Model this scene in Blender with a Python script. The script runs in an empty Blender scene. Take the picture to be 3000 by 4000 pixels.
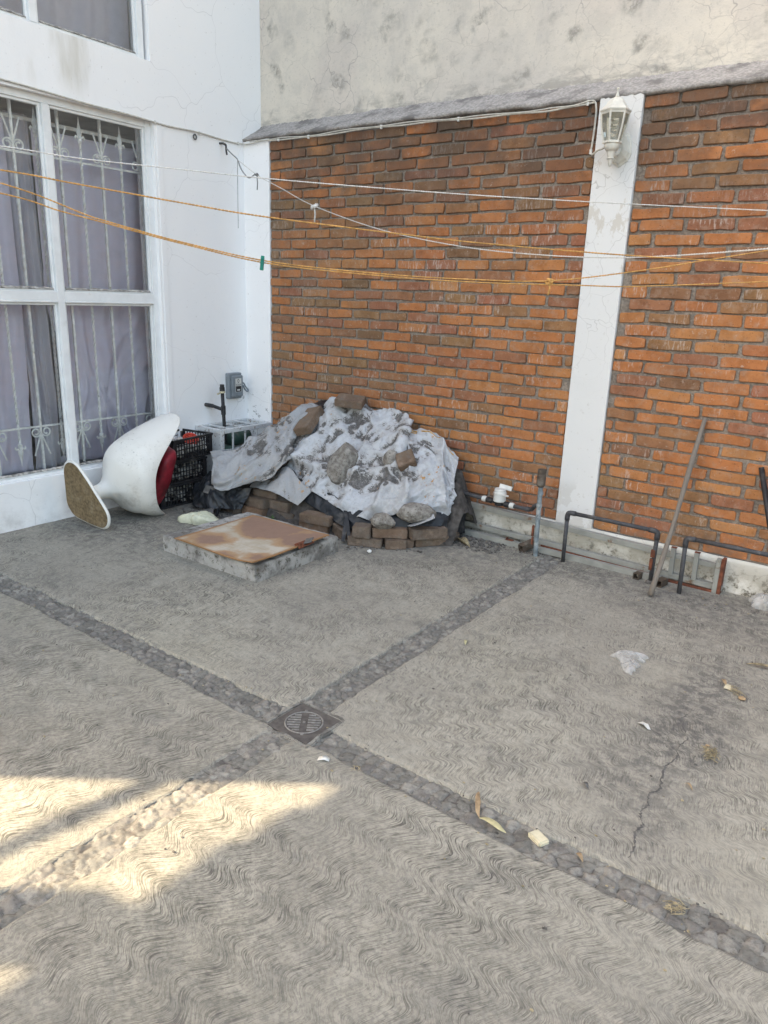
import bpy, bmesh, math, random
import numpy as np
from mathutils import Vector, Matrix
R = math.radians
random.seed(7)
sc = bpy.context.scene
col = sc.collection

# ---------------------------------------------------------------- camera, sky, sun, exposure
YAW, PITCH, ROLL, FPX = -0.623968, -0.2866757, 0.0372993, 2860.14
cd = bpy.data.cameras.new("camera"); cam = bpy.data.objects.new("camera", cd); col.objects.link(cam)
fw = Vector((math.sin(YAW)*math.cos(PITCH), math.cos(YAW)*math.cos(PITCH), math.sin(PITCH)))
rt = Vector((math.cos(YAW), -math.sin(YAW), 0)); up = rt.cross(fw)
r2 = rt*math.cos(ROLL)+up*math.sin(ROLL); u2 = -rt*math.sin(ROLL)+up*math.cos(ROLL)
cam.matrix_world = Matrix(((r2.x, u2.x, -fw.x, 0), (r2.y, u2.y, -fw.y, 0), (r2.z, u2.z, -fw.z, 1.55), (0, 0, 0, 1)))
cd.sensor_fit = 'VERTICAL'; cd.sensor_height = 24; cd.lens = FPX/4000*24
cd.clip_start = 0.05; cd.clip_end = 500
sc.camera = cam

SUN_EL = R(35); SUN_AZ = Vector((-.8, -.6, 0))
w = bpy.data.worlds.new("World"); sc.world = w; w.use_nodes = True
nt = w.node_tree; nt.nodes.clear()
sky = nt.nodes.new('ShaderNodeTexSky'); sky.sky_type = 'NISHITA'; sky.sun_disc = False
sky.sun_elevation = SUN_EL; sky.sun_rotation = math.atan2(SUN_AZ.x, SUN_AZ.y)
sky.air_density = 1.0; sky.dust_density = 4; sky.ozone_density = 0.5
bg = nt.nodes.new('ShaderNodeBackground'); bg.inputs[1].default_value = 0.15
out = nt.nodes.new('ShaderNodeOutputWorld')
hz = nt.nodes.new('ShaderNodeMix'); hz.data_type = 'RGBA'; hz.blend_type = 'MULTIPLY'; hz.inputs[0].default_value = 1; hz.inputs[7].default_value = (1, .925, .79, 1)   # hazy, whitish sky
nt.links.new(sky.outputs[0], hz.inputs[6]); nt.links.new(hz.outputs[2], bg.inputs[0]); nt.links.new(bg.outputs[0], out.inputs[0])
sd = bpy.data.lights.new("sun", 'SUN'); sd.energy = 3.0; sd.angle = R(0.6); sd.color = (1, .82, .56)
so = bpy.data.objects.new("sun", sd); col.objects.link(so)
sv = Vector((SUN_AZ.x*math.cos(SUN_EL), SUN_AZ.y*math.cos(SUN_EL), math.sin(SUN_EL)))
so.rotation_euler = sv.to_track_quat('Z', 'Y').to_euler(); so.location = (-20, -15, 20)
sc.view_settings.view_transform = 'Standard'; sc.view_settings.look = 'None'
sc.view_settings.exposure = 2.6; sc.view_settings.gamma = 1

# ---------------------------------------------------------------- numpy noise
def _h(a, b, c, s):
    n = np.sin(a*127.1+b*311.7+c*74.7+s*19.19)*43758.5453
    return n-np.floor(n)
def vnoise(x, y, z=None, s=0.):
    x = np.asarray(x, float); y = np.asarray(y, float); z = np.zeros_like(x) if z is None else np.asarray(z, float)
    i, j, k = np.floor(x), np.floor(y), np.floor(z); fx, fy, fz = x-i, y-j, z-k
    fx, fy, fz = [t*t*(3-2*t) for t in (fx, fy, fz)]
    o = 0
    for a in (0, 1):
        for b in (0, 1):
            for c in (0, 1):
                o = o+_h(i+a, j+b, k+c, s)*(fx if a else 1-fx)*(fy if b else 1-fy)*(fz if c else 1-fz)
    return o
def fbm(x, y, z=None, s=0., oct=4):
    o = 0; a = .5; n = 0
    for k in range(oct):
        m = 2**k
        o = o+a*vnoise(np.asarray(x)*m, np.asarray(y)*m, None if z is None else np.asarray(z)*m, s+k*3.1); n += a; a *= .5
    return o/n
def ridge(x, y, s=0., oct=3):
    o = 0; a = .5; n = 0
    for k in range(oct):
        m = 2**k; v = vnoise(x*m, y*m, None, s+k*5.3)
        o = o+a*(1-np.abs(2*v-1)); n += a; a *= .5
    return o/n

# ---------------------------------------------------------------- mesh helpers
class MB:
    def __init__(s): s.v = []; s.f = []; s.m = []; s.t = []
    def add(s, vs, fs, mi=0, tint=None):
        o = len(s.v); s.v += [tuple(v) for v in vs]; s.f += [tuple(i+o for i in f) for f in fs]; s.m += [mi]*len(fs)
        s.t += [tint if tint is not None else 0.5]*len(vs)
        return s
    def box(s, c, size, rot=None, mi=0, tint=None):
        hx, hy, hz = size[0]/2, size[1]/2, size[2]/2
        p = [Vector((x*hx, y*hy, z*hz)) for x in (-1, 1) for y in (-1, 1) for z in (-1, 1)]
        if rot is not None: p = [rot @ q for q in p]
        c = Vector(c)
        return s.add([c+q for q in p], [(0, 1, 3, 2), (4, 6, 7, 5), (0, 4, 5, 1), (2, 3, 7, 6), (0, 2, 6, 4), (1, 5, 7, 3)], mi, tint)
    def b2(s, x0, x1, y0, y1, z0, z1, mi=0): return s.box(((x0+x1)/2, (y0+y1)/2, (z0+z1)/2), (abs(x1-x0), abs(y1-y0), abs(z1-z0)), None, mi)
    def tube(s, pts, r, n=8, closed=False, cap=True, mi=0, tint=None):
        pts = [Vector(p) for p in pts]; N = len(pts); rs = r if hasattr(r, '__len__') else [r]*N
        vs = []; fs = []; prev = None
        for i, p in enumerate(pts):
            a = pts[max(i-1, 0)] if not closed else pts[i-1]; b = pts[min(i+1, N-1)] if not closed else pts[(i+1) % N]
            t = (b-a).normalized()
            if prev is None:
                q = Vector((0, 0, 1)) if abs(t.z) < .9 else Vector((1, 0, 0)); nx = (q-t*q.dot(t)).normalized()
            else:
                nx = (prev-t*prev.dot(t)).normalized()
            prev = nx; ny = t.cross(nx)
            for k in range(n):
                an = 2*math.pi*k/n; vs.append(p+(nx*math.cos(an)+ny*math.sin(an))*rs[i])
        M = N if closed else N-1
        for i in range(M):
            j = (i+1) % N
            for k in range(n): fs.append((i*n+k, i*n+(k+1) % n, j*n+(k+1) % n, j*n+k))
        if cap and not closed:
            fs.append(tuple(range(n-1, -1, -1))); fs.append(tuple((N-1)*n+k for k in range(n)))
        return s.add(vs, fs, mi, tint)
    def lathe(s, prof, M=None, n=20, mi=0, a0=0., sx=1., sy=1.):
        M = M or Matrix(); vs = []; fs = []
        for (r, z) in prof:
            for k in range(n):
                a = 2*math.pi*k/n+a0; vs.append(M @ Vector((r*math.cos(a)*sx, r*math.sin(a)*sy, z)))
        for i in range(len(prof)-1):
            for k in range(n): fs.append((i*n+k, i*n+(k+1) % n, (i+1)*n+(k+1) % n, (i+1)*n+k))
        fs.append(tuple(range(n-1, -1, -1))); fs.append(tuple((len(prof)-1)*n+k for k in range(n)))
        return s.add(vs, fs, mi)
    def grid(s, P, mi=0, close_u=False):
        nu, nv = len(P), len(P[0]); vs = [p for r in P for p in r]; fs = []
        for i in range(nu if close_u else nu-1):
            j = (i+1) % nu
            for k in range(nv-1): fs.append((i*nv+k, j*nv+k, j*nv+k+1, i*nv+k+1))
        return s.add(vs, fs, mi)
    def build(s, name, mats, parent=None, smooth=False, bevel=0, solid=0, weld=False, subd=0, seg=2):
        me = bpy.data.meshes.new(name); me.from_pydata(s.v, [], s.f); me.update()
        for m in (mats if isinstance(mats, (list, tuple)) else [mats]): me.materials.append(m)
        me.polygons.foreach_set('material_index', s.m)
        if any(t != .5 for t in s.t):
            at = me.attributes.new('tint', 'FLOAT', 'POINT'); at.data.foreach_set('value', s.t)
        bm = bmesh.new(); bm.from_mesh(me)
        if weld: bmesh.ops.remove_doubles(bm, verts=bm.verts, dist=1e-5)
        bmesh.ops.recalc_face_normals(bm, faces=bm.faces); bm.to_mesh(me); bm.free()
        if smooth: me.polygons.foreach_set('use_smooth', [True]*len(me.polygons))
        o = bpy.data.objects.new(name, me); col.objects.link(o)
        if parent: o.parent = parent
        if parent and parent.type == 'EMPTY':
            for v in me.vertices: v.co = parent.matrix_basis.inverted() @ v.co
        elif parent:
            pp = parent.parent
            if pp and pp.type == 'EMPTY':
                for v in me.vertices: v.co = pp.matrix_basis.inverted() @ v.co
        if bevel:
            b = o.modifiers.new('bevel', 'BEVEL'); b.width = bevel; b.segments = seg; b.limit_method = 'ANGLE'; b.angle_limit = R(40)
        if solid:
            b = o.modifiers.new('solid', 'SOLIDIFY'); b.thickness = solid; b.offset = 0
        if subd:
            b = o.modifiers.new('sub', 'SUBSURF'); b.levels = subd; b.render_levels = subd
        return o

def thing(name, label, cat, loc=(0, 0, 0), group=None):
    o = bpy.data.objects.new(name, None); col.objects.link(o); o.location = loc
    bpy.context.view_layer.update()
    o.empty_display_size = .1
    return tag(o, label, cat, group)
def tag(o, label, cat, group=None, kind=None):
    if label: o['label'] = label
    if cat: o['category'] = cat
    if group: o['group'] = group
    if kind: o['kind'] = kind
    return o
def struct(o): o['kind'] = 'structure'; return o
def Rz(a): return Matrix.Rotation(R(a), 3, 'Z')
def rotm(ax, ay, az): return Matrix.Rotation(R(az), 3, 'Z') @ Matrix.Rotation(R(ay), 3, 'Y') @ Matrix.Rotation(R(ax), 3, 'X')
def frame(p, a, ref=(0, 0, 1)):     # 4x4 with local Z along a
    a = Vector(a).normalized(); x = Vector(ref).cross(a)
    if x.length < 1e-4: x = Vector((1, 0, 0))
    x.normalize(); y = a.cross(x)
    return Matrix(((x.x, y.x, a.x, p[0]), (x.y, y.y, a.y, p[1]), (x.z, y.z, a.z, p[2]), (0, 0, 0, 1)))
def catmull(P, n):
    P = [np.array(p, float) for p in P]; P = [2*P[0]-P[1]]+P+[2*P[-1]-P[-2]]; o = []
    for i in range(1, len(P)-2):
        for k in range(n):
            t = k/n; a, b, c, d = P[i-1:i+3]
            o.append(.5*(2*b+(c-a)*t+(2*a-5*b+4*c-d)*t*t+(3*b-a-3*c+d)*t**3))
    o.append(P[-2]); return o
def text_mesh(name, txt, size, M, m, parent, thick=.0004):
    cu = bpy.data.curves.new(name, 'FONT'); cu.body = txt; cu.size = size; cu.align_x = 'CENTER'; cu.align_y = 'CENTER'; cu.extrude = thick
    t = bpy.data.objects.new(name+'_tmp', cu); col.objects.link(t)
    dg = bpy.context.evaluated_depsgraph_get(); me = bpy.data.meshes.new_from_object(t.evaluated_get(dg))
    bpy.data.objects.remove(t); me.transform(M); me.materials.clear(); me.materials.append(m)
    o = bpy.data.objects.new(name, me); col.objects.link(o); o.parent = parent
    return o

# ---------------------------------------------------------------- material helpers
class NT:
    def __init__(s, name):
        s.m = bpy.data.materials.new(name); s.m.use_nodes = True; s.t = s.m.node_tree; s.n = s.t.nodes
        s.b = s.n['Principled BSDF']; s.o = s.n['Material Output']
        s.pos = s.n.new('ShaderNodeNewGeometry').outputs['Position']
    def link(s, a, b): s.t.links.new(a, b)
    def put(s, sock, v):
        if isinstance(v, bpy.types.NodeSocket): s.link(v, sock)
        elif v is not None:
            if hasattr(v, '__len__') and len(v) == 3 and sock.type == 'RGBA': v = (*v, 1)
            sock.default_value = v
    def nd(s, typ, ins=None, **kw):
        n = s.n.new(typ)
        for k, v in kw.items(): setattr(n, k, v)
        for k, v in (ins or {}).items(): s.put(n.inputs[k], v)
        return n
    def noise(s, scale, detail=4, rough=.55, vec=None, dist=0.):
        return s.nd('ShaderNodeTexNoise', {'Vector': vec or s.pos, 'Scale': scale, 'Detail': detail, 'Roughness': rough, 'Distortion': dist}).outputs['Fac']
    def math(s, op, a, b=None, c=None, clamp=False):
        n = s.nd('ShaderNodeMath', operation=op, use_clamp=clamp); s.put(n.inputs[0], a)
        if b is not None: s.put(n.inputs[1], b)
        if c is not None: s.put(n.inputs[2], c)
        return n.outputs[0]
    def step(s, v, lo, hi, a=0., b=1.):
        n = s.nd('ShaderNodeMapRange', interpolation_type='SMOOTHSTEP')
        s.put(n.inputs[0], v); s.put(n.inputs[1], lo); s.put(n.inputs[2], hi); s.put(n.inputs[3], a); s.put(n.inputs[4], b)
        return n.outputs[0]
    def mix(s, f, a, b, mode='MIX'):
        n = s.nd('ShaderNodeMix', data_type='RGBA', blend_type=mode, clamp_factor=True)
        s.put(n.inputs[0], f); s.put(n.inputs[6], a); s.put(n.inputs[7], b); return n.outputs[2]
    def scale(s, v, vec=None):
        return s.nd('ShaderNodeVectorMath', {0: vec or s.pos, 1: v}, operation='MULTIPLY').outputs[0]
    def xyz(s): n = s.nd('ShaderNodeSeparateXYZ', {0: s.pos}); return n.outputs
    def comb(s, x, y, z): return s.nd('ShaderNodeCombineXYZ', {0: x, 1: y, 2: z}).outputs[0]
    def attr(s, name): return s.nd('ShaderNodeAttribute', attribute_name=name).outputs['Fac']
    def island(s): return s.n.new('ShaderNodeNewGeometry').outputs['Random Per Island']
    def warp(s, amt, sc, vec=None):
        n = s.nd('ShaderNodeTexNoise', {'Vector': vec or s.pos, 'Scale': sc, 'Detail': 3.}).outputs['Color']
        a = s.nd('ShaderNodeVectorMath', {0: n, 1: (.5, .5, .5)}, operation='SUBTRACT').outputs[0]
        b = s.nd('ShaderNodeVectorMath', {0: a, 1: (amt, amt, amt)}, operation='MULTIPLY').outputs[0]
        return s.nd('ShaderNodeVectorMath', {0: vec or s.pos, 1: b}, operation='ADD').outputs[0]
    def cracks(s, scale, width, warp=.12, wsc=4, vec=None):
        d = s.nd('ShaderNodeTexVoronoi', {'Vector': s.warp(warp, wsc, vec), 'Scale': scale}, feature='DISTANCE_TO_EDGE').outputs['Distance']
        return s.step(d, 0., width, 1., 0.)
    def bump(s, h, strength=.5, dist=.01, prev=None):
        n = s.nd('ShaderNodeBump', {'Height': h, 'Strength': strength, 'Distance': dist})
        if prev is not None: s.link(prev, n.inputs['Normal'])
        return n.outputs[0]
    def fin(s, colr, rough=.8, nrm=None, metal=0., spec=.3):
        s.put(s.b.inputs['Base Color'], colr); s.put(s.b.inputs['Roughness'], rough); s.put(s.b.inputs['Metallic'], metal)
        s.b.inputs['Specular IOR Level'].default_value = spec
        if nrm is not None: s.link(nrm, s.b.inputs['Normal'])
        return s.m

def simple(name, c, rough=.6, var=.25, sc=25, bump=.15, bd=.002, metal=0., spec=.35, dirt=None, dsc=6, dlo=.52, dhi=.7):
    t = NT(name); n = t.noise(sc, 5)
    a = tuple(x*(1-var) for x in c); b = tuple(min(1, x*(1+var)) for x in c)
    cc = t.mix(t.step(n, .3, .7), a, b)
    if dirt: cc = t.mix(t.step(t.noise(dsc, 6, .65), dlo, dhi), cc, dirt)
    return t.fin(cc, rough, t.bump(n, bump, bd), metal, spec)

M = {}
# --- painted house wall
def mk_wall():
    t = NT('white_paint'); x, y, z = t.xyz()
    base = t.mix(t.noise(1.4, 4), (.845, .84, .84), (.88, .875, .87))
    cr = t.cracks(1.7, .004, .35, 2.2); cm = t.step(t.noise(.9, 2), .45, .62)
    c = t.mix(t.math('MULTIPLY', t.math('MULTIPLY', cr, cm), .38), base, (.34, .33, .33))
    # brown runs below the upper window, sooty patch low in the corner
    run = t.noise(1., 5, .6, t.scale((1, 2.6, .6)))
    zm = t.math('MULTIPLY', t.step(z, 2.62, 2.8), t.step(z, 3.2, 2.95))
    ym = t.step(y, 3.6, 3.2)
    c = t.mix(t.math('MULTIPLY', t.math('MULTIPLY', t.step(run, .47, .68), t.math('MULTIPLY', zm, ym)), .7), c, (.50, .46, .37))
    pe = t.step(t.noise(9, 7, .7), .56, .6)
    pm = t.math('MULTIPLY', t.math('MULTIPLY', t.step(z, .85, .6), t.step(y, 4.18, 4.32)), t.step(z, .25, .45))
    c = t.mix(t.math('MULTIPLY', t.math('MULTIPLY', pe, pm), .8), c, (.22, .21, .2))
    gz = t.math('MULTIPLY', t.step(z, .35, .0), t.step(t.noise(3.5, 6, .65), .42, .72))
    c = t.mix(t.math('MULTIPLY', gz, .6), c, (.40, .38, .36))
    sp = t.step(t.noise(60, 2), .70, .74)
    c = t.mix(t.math('MULTIPLY', sp, .35), c, (.4, .38, .36))
    b = t.bump(t.noise(3.5, 3), .25, .02); b = t.bump(t.noise(90, 4), .25, .002, b); b = t.bump(cr, -.3, .003, b)
    return t.fin(c, .75, b, 0, .25)
M['wall'] = mk_wall()
# --- grey neighbour stucco: network of cracks, damp blotches
def mk_stucco():
    t = NT('aged_stucco'); x, y, z = t.xyz()
    c = t.mix(t.step(t.noise(.8, 5), .35, .65), (.52, .485, .44), (.63, .58, .50))
    c = t.mix(t.math('MULTIPLY', t.step(t.noise(1.7, 3), .5, .7), .4), c, (.52, .46, .42))
    vo = t.nd('ShaderNodeTexVoronoi', {'Vector': t.warp(.34, 5), 'Scale': 6.4}, feature='F1')
    blob = t.step(vo.outputs['Distance'], .55, .12); pick = t.step(t.nd('ShaderNodeSeparateXYZ', {0: vo.outputs['Color']}).outputs[0], .3, .55)
    reg = t.step(t.noise(1.1, 3), .30, .5)
    gr = t.step(t.noise(24, 5, .7), .36, .62)
    c = t.mix(t.math('MULTIPLY', t.math('MULTIPLY', t.math('MULTIPLY', blob, pick), reg), t.math('MULTIPLY_ADD', gr, .7, .15)), c, (.21, .20, .18))
    cr = t.cracks(4.4, .016, .32, 4); cm = t.step(t.noise(1.7, 4, .6), .42, .62)
    cr2 = t.cracks(9., .03, .1, 9); cm2 = t.step(t.noise(1.5, 3, vec=t.scale((1.3, 1, 1.1))), .55, .66)
    k = t.math('MAXIMUM', t.math('MULTIPLY', cr, cm), t.math('MULTIPLY', t.math('MULTIPLY', cr2, cm2), .6))
    c = t.mix(t.math('MULTIPLY', k, t.math('MULTIPLY_ADD', t.noise(3.1, 3), 1.3, -.05)), c, (.25, .235, .22))
    c = t.mix(t.math('MULTIPLY', t.step(t.noise(55, 4, .7), .56, .68), .35), c, (.30, .29, .27))
    c = t.mix(t.math('MULTIPLY', t.step(t.noise(8, 6, .72), .45, .66), .32), c, (.40, .385, .355))
    c = t.mix(t.math('MULTIPLY', t.step(t.noise(1.3, 5, .65, t.scale((3, 1, 1.1))), .5, .68), .35), c, (.42, .395, .37))
    low = t.math('MULTIPLY', t.step(z, 2.95, 2.74), t.step(t.noise(7, 5, .7, t.scale((1, 1, 3))), .42, .62))
    c = t.mix(t.math('MULTIPLY', low, .7), c, (.24, .23, .215))
    b = t.bump(t.noise(120, 4, .6), .4, .003); b = t.bump(t.noise(6, 4), .3, .015, b); b = t.bump(k, -.6, .006, b)
    return t.fin(c, .9, b, 0, .15)
M['stucco'] = mk_stucco()
def mk_brick(name, pile=False):
    t = NT(name); x, y, z = t.xyz(); tn = t.attr('tint') if not pile else t.n.new('ShaderNodeObjectInfo').outputs['Random']
    r = t.nd('ShaderNodeValToRGB', {0: tn}); e = r.color_ramp.elements
    cols = [(0, (.455, .188, .074)), (.3, (.41, .16, .062)), (.5, (.435, .202, .08)), (.66, (.385, .15, .066)), (.8, (.275, .158, .075)), (.9, (.325, .132, .076)), (1, (.205, .122, .066))]
    if pile: cols = [(0, (.18, .125, .088)), (.5, (.15, .115, .09)), (1, (.215, .13, .082))]
    e[0].position = cols[0][0]; e[0].color = (*cols[0][1], 1); e[1].position = 1; e[1].color = (*cols[-1][1], 1)
    for p, cc in cols[1:-1]: el = e.new(p); el.color = (*cc, 1)
    c = r.outputs[0]
    c = t.mix(t.math('MULTIPLY', t.step(t.noise(9, 5, .6), .35, .75), .6), c, t.mix(1, c, (.48, .45, .42), 'MULTIPLY'))
    c = t.mix(t.math('MULTIPLY', t.step(t.noise(17, 6, .7), .48, .68), .4), c, (.34, .26, .20))
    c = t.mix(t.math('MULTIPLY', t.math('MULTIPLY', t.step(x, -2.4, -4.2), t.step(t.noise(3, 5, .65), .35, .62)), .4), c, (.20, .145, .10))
    n = t.noise(60, 5, .65)
    c = t.mix(t.math('MULTIPLY', t.step(n, .5, .75), .45), c, t.mix(1, c, (.45, .42, .40), 'MULTIPLY'))
    pits = t.step(t.nd('ShaderNodeTexVoronoi', {'Vector': t.warp(.02, 30), 'Scale': 75.}).outputs['Distance'], .2, .14)
    pm = t.math('MULTIPLY', pits, t.step(t.noise(25, 2), .45, .6))
    c = t.mix(t.math('MULTIPLY', pm, .75), c, (.05, .035, .025))
    if not pile:
        # lime bloom: scratches and drips, commoner high up and to the left
        ef = t.noise(1., 6, .7, t.scale((75, 1, 16)))
        reg = t.math('MULTIPLY', t.step(t.noise(2.6, 3), .44, .62), t.step(t.math('FRACT', t.math('MULTIPLY', tn, 7.31)), .35, .55))
        c = t.mix(t.math('MULTIPLY', t.math('MULTIPLY', t.step(ef, .52, .66), reg), .75), c, (.50, .43, .38))
        ed = t.step(t.noise(38, 6, .75), .60, .67)
        c = t.mix(t.math('MULTIPLY', ed, .6), c, (.46, .39, .33))
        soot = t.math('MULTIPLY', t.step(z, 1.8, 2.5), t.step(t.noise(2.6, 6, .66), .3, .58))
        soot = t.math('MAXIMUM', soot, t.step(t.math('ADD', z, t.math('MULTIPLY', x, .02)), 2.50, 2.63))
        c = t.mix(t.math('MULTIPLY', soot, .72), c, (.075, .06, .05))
        lowd = t.math('MULTIPLY', t.step(z, .5, .2), t.step(t.noise(8, 6, .7), .42, .65))
        c = t.mix(t.math('MULTIPLY', lowd, .6), c, (.16, .115, .085))
    else:
        c = t.mix(t.math('MULTIPLY', t.step(t.noise(14, 6, .7), .48, .7), .75), c, (.15, .132, .113))
    b = t.bump(n, .5, .004); b = t.bump(pm, -.6, .003, b)
    return t.fin(c, .9, b, 0, .15)
M['brick'] = mk_brick('red_brick'); M['oldbrick'] = mk_brick('loose_brick', True)
def mk_mortar():
    t = NT('mortar'); x, y, z = t.xyz(); n = t.noise(55, 6, .7)
    c = t.mix(t.step(t.noise(3, 4), .3, .7), (.29, .245, .205), (.39, .335, .28))
    c = t.mix(t.step(n, .35, .7), t.mix(1, c, (.55, .55, .55), 'MULTIPLY'), c)
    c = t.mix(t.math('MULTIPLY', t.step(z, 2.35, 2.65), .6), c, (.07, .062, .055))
    return t.fin(c, .95, t.bump(n, .9, .012), 0, .1)
M['mortar'] = mk_mortar()
def mk_dirtywhite(name, base, dirt, lo, hi, zl=None, sc=5, soot=(.09, .08, .06)):
    t = NT(name); x, y, z = t.xyz(); n = t.noise(sc, 7, .68)
    c = t.mix(t.noise(2, 3), base, tuple(v*.9 for v in base))
    f = t.step(n, lo, hi)
    if zl: f = t.math('MULTIPLY', f, t.step(z, zl[1], zl[0]))
    c = t.mix(f, c, dirt)
    f2 = t.step(t.noise(sc*4, 6, .75), .53 if zl else .56, .62)
    if zl: f2 = t.math('MULTIPLY', f2, t.step(z, zl[1]*.8, zl[0]))
    c = t.mix(t.math('MULTIPLY', f2, .8), c, soot)
    cr = t.cracks(5.5, .014, .14, 6); c = t.mix(t.math('MULTIPLY', cr, .35), c, (.25, .24, .22))
    return t.fin(c, .9, t.bump(t.noise(70, 5, .7), .4, .004), 0, .15)
M['plinth'] = mk_dirtywhite('plinth_paint', (.68, .66, .60), (.36, .33, .27), .36, .56, (.02, .26))
def mk_pillar():
    t = NT('pillar_paint'); x, y, z = t.xyz()
    c = t.mix(t.noise(2.5, 4), (.64, .635, .62), (.71, .70, .685))
    cr = t.cracks(7, .012, .2, 5); c = t.mix(t.math('MULTIPLY', t.math('MULTIPLY', cr, t.step(z, .9, 1.6)), .5), c, (.3, .28, .26))
    pl = t.math('MULTIPLY', t.step(t.noise(6, 6, .7, t.scale((1.5, 1, .7))), .56, .6), t.math('MULTIPLY', t.step(z, 1.4, 1.8), t.step(z, 2.6, 2.35)))
    c = t.mix(t.math('MULTIPLY', pl, .7), c, (.52, .48, .42))
    pl2 = t.math('MULTIPLY', t.step(t.noise(5, 6, .7), .47, .5), t.step(z, .5, .4))
    c = t.mix(t.math('MULTIPLY', pl2, .5), c, (.52, .49, .45))
    c = t.mix(t.math('MULTIPLY', t.step(t.noise(30, 5, .7), .6, .68), .35), c, (.42, .38, .33))
    b = t.bump(t.noise(80, 4), .25, .002); b = t.bump(t.math('ADD', pl, pl2), -.5, .003, b)
    return t.fin(c, .8, b, 0, .2)
M['pillar'] = mk_pillar()
M['ledge'] = simple('ledge_cement', (.32, .298, .28), .95, .25, 60, .7, .008, dirt=(.17, .158, .15), dsc=7, dlo=.48, dhi=.66)
# --- combed concrete
DIRT = [(-3.9, 3.3, .8, .5, .4), (-2.2, 4.0, .6, .3, .45), (-.6, 4.08, .7, .25, .5), (-.47, 2.75, .22, .85, .6), (-.50, 2.28, .26, .32, .45), (-.35, 3.9, .5, .35, .45), (-1.3, 4.05, 1.4, .22, .5), (-4.2, 2.75, .6, .5, .5), (-.9, 3.75, .35, .22, .35), (-3.6, 3.40, 1.2, .3, .6), (-2.4, 3.75, .9, .25, .3)]
def mk_floor():
    # wet cement combed with a rake in wavy strokes; the far slabs were combed askew and are worn nearly smooth
    t = NT('combed_concrete'); x, y, z = t.xyz()
    far = t.step(y, 1.76, 1.80)
    def rot(v, k): return t.nd('ShaderNodeMix', {0: far, 2: v, 3: k}).outputs[0]
    u_ = rot(x, t.math('ADD', t.math('MULTIPLY', x, .82), t.math('MULTIPLY', y, .57)))       # along the crest bands
    w_ = rot(y, t.math('SUBTRACT', t.math('MULTIPLY', y, .82), t.math('MULTIPLY', x, .57)))   # along the strokes
    n1 = t.noise(.9, 2); n2 = t.noise(1.7, 2); n3 = t.noise(4.5, 3)
    ph = t.math('ADD', t.math('MULTIPLY', w_, rot(2*math.pi/.155, 2*math.pi/.115)), t.math('ADD', t.math('MULTIPLY', n1, 8.), t.math('MULTIPLY', n3, 1.6)))
    sn = t.math('SINE', t.math('ADD', ph, t.math('MULTIPLY', t.math('SINE', ph), .35)))      # lopsided S curves
    amp = t.math('MULTIPLY', t.math('MULTIPLY_ADD', t.step(n2, .3, .7), .026, .012), rot(1., .55))
    v = t.math('ADD', t.math('ADD', u_, t.math('MULTIPLY', sn, amp)), t.math('MULTIPLY', n3, .05))
    def lines(fr, along, wd, det):
        vec = t.comb(t.math('MULTIPLY', v, fr), t.math('MULTIPLY', w_, along), t.math('MULTIPLY', u_, .7))
        l = t.nd('ShaderNodeTexNoise', {'Vector': vec, 'Scale': 1., 'Detail': det, 'Roughness': .55}).outputs['Fac']
        return t.step(t.math('ABSOLUTE', t.math('SUBTRACT', l, .5)), 0., wd, 1., 0.)
    g1 = lines(95., 6., .055, 2.); g2 = lines(170., 9., .06, 2.); g3 = lines(250., 16., .08, 3.)
    brk = t.step(t.noise(9, 4, .65), .38, .58)                # lines break off and fade
    wear = t.step(t.noise(1.5, 5, .62), .34, .62)              # trodden smooth in places
    g1 = t.math('MULTIPLY', g1, t.math('MULTIPLY_ADD', brk, .75, .25)); g2 = t.math('MULTIPLY', g2, t.step(t.noise(16, 3, .6), .40, .58)); g3 = t.math('MULTIPLY', g3, t.step(t.noise(21, 3, .6), .42, .60))
    gro = t.math('MAXIMUM', t.math('MAXIMUM', g1, t.math('MULTIPLY', g2, .8)), t.math('MULTIPLY', g3, .6))
    gro = t.math('MULTIPLY', gro, rot(t.math('MULTIPLY_ADD', wear, .5, .5), t.math('MULTIPLY_ADD', wear, .6, .28)))
    base = t.mix(t.step(t.noise(1.6, 5), .35, .65), (.312, .292, .248), (.372, .35, .295))
    base = t.mix(t.math('MULTIPLY', t.step(t.noise(.9, 4, .6), .5, .68), .55), base, (.37, .345, .275))
    base = t.mix(t.math('MULTIPLY', t.step(t.noise(55, 5, .7), .46, .68), .45), base, (.20, .192, .178))
    fle = t.nd('ShaderNodeTexNoise', {'Vector': t.comb(t.math('MULTIPLY', v, 1.), t.math('MULTIPLY', w_, .35), 0.), 'Scale': 95., 'Detail': 5., 'Roughness': .7}).outputs['Fac']
    base = t.mix(t.math('MULTIPLY', t.step(fle, .53, .64), t.math('MULTIPLY', rot(.3, .65), t.math('MULTIPLY_ADD', t.step(t.noise(4, 4), .35, .6), .8, .2))), base, (.125, .12, .113))
    base = t.mix(t.math('MULTIPLY', t.step(t.noise(7, 6, .72), .52, .66), rot(.34, .36)), base, (.17, .165, .155))
    near = t.step(y, 1.9, 1.0)                                 # the near slab is grimier
    base = t.mix(t.math('MULTIPLY', t.math('MULTIPLY', t.step(t.noise(2.6, 6, .68), .36, .62), near), .45), base, (.165, .16, .14))
    base = t.mix(t.math('MULTIPLY', t.math('MULTIPLY', t.step(t.noise(70, 6, .75), .46, .60), t.math('MULTIPLY_ADD', near, .3, .15)), 1.), base, (.12, .117, .105))
    c = t.mix(t.math('MULTIPLY', gro, .9), base, (.05, .047, .042))
    d = t.step(t.noise(2.3, 6, .65), .5, .72, 0, .35)
    wob = t.math('MULTIPLY_ADD', t.noise(3.5, 6, .65), 1.6, -.8)
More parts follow.
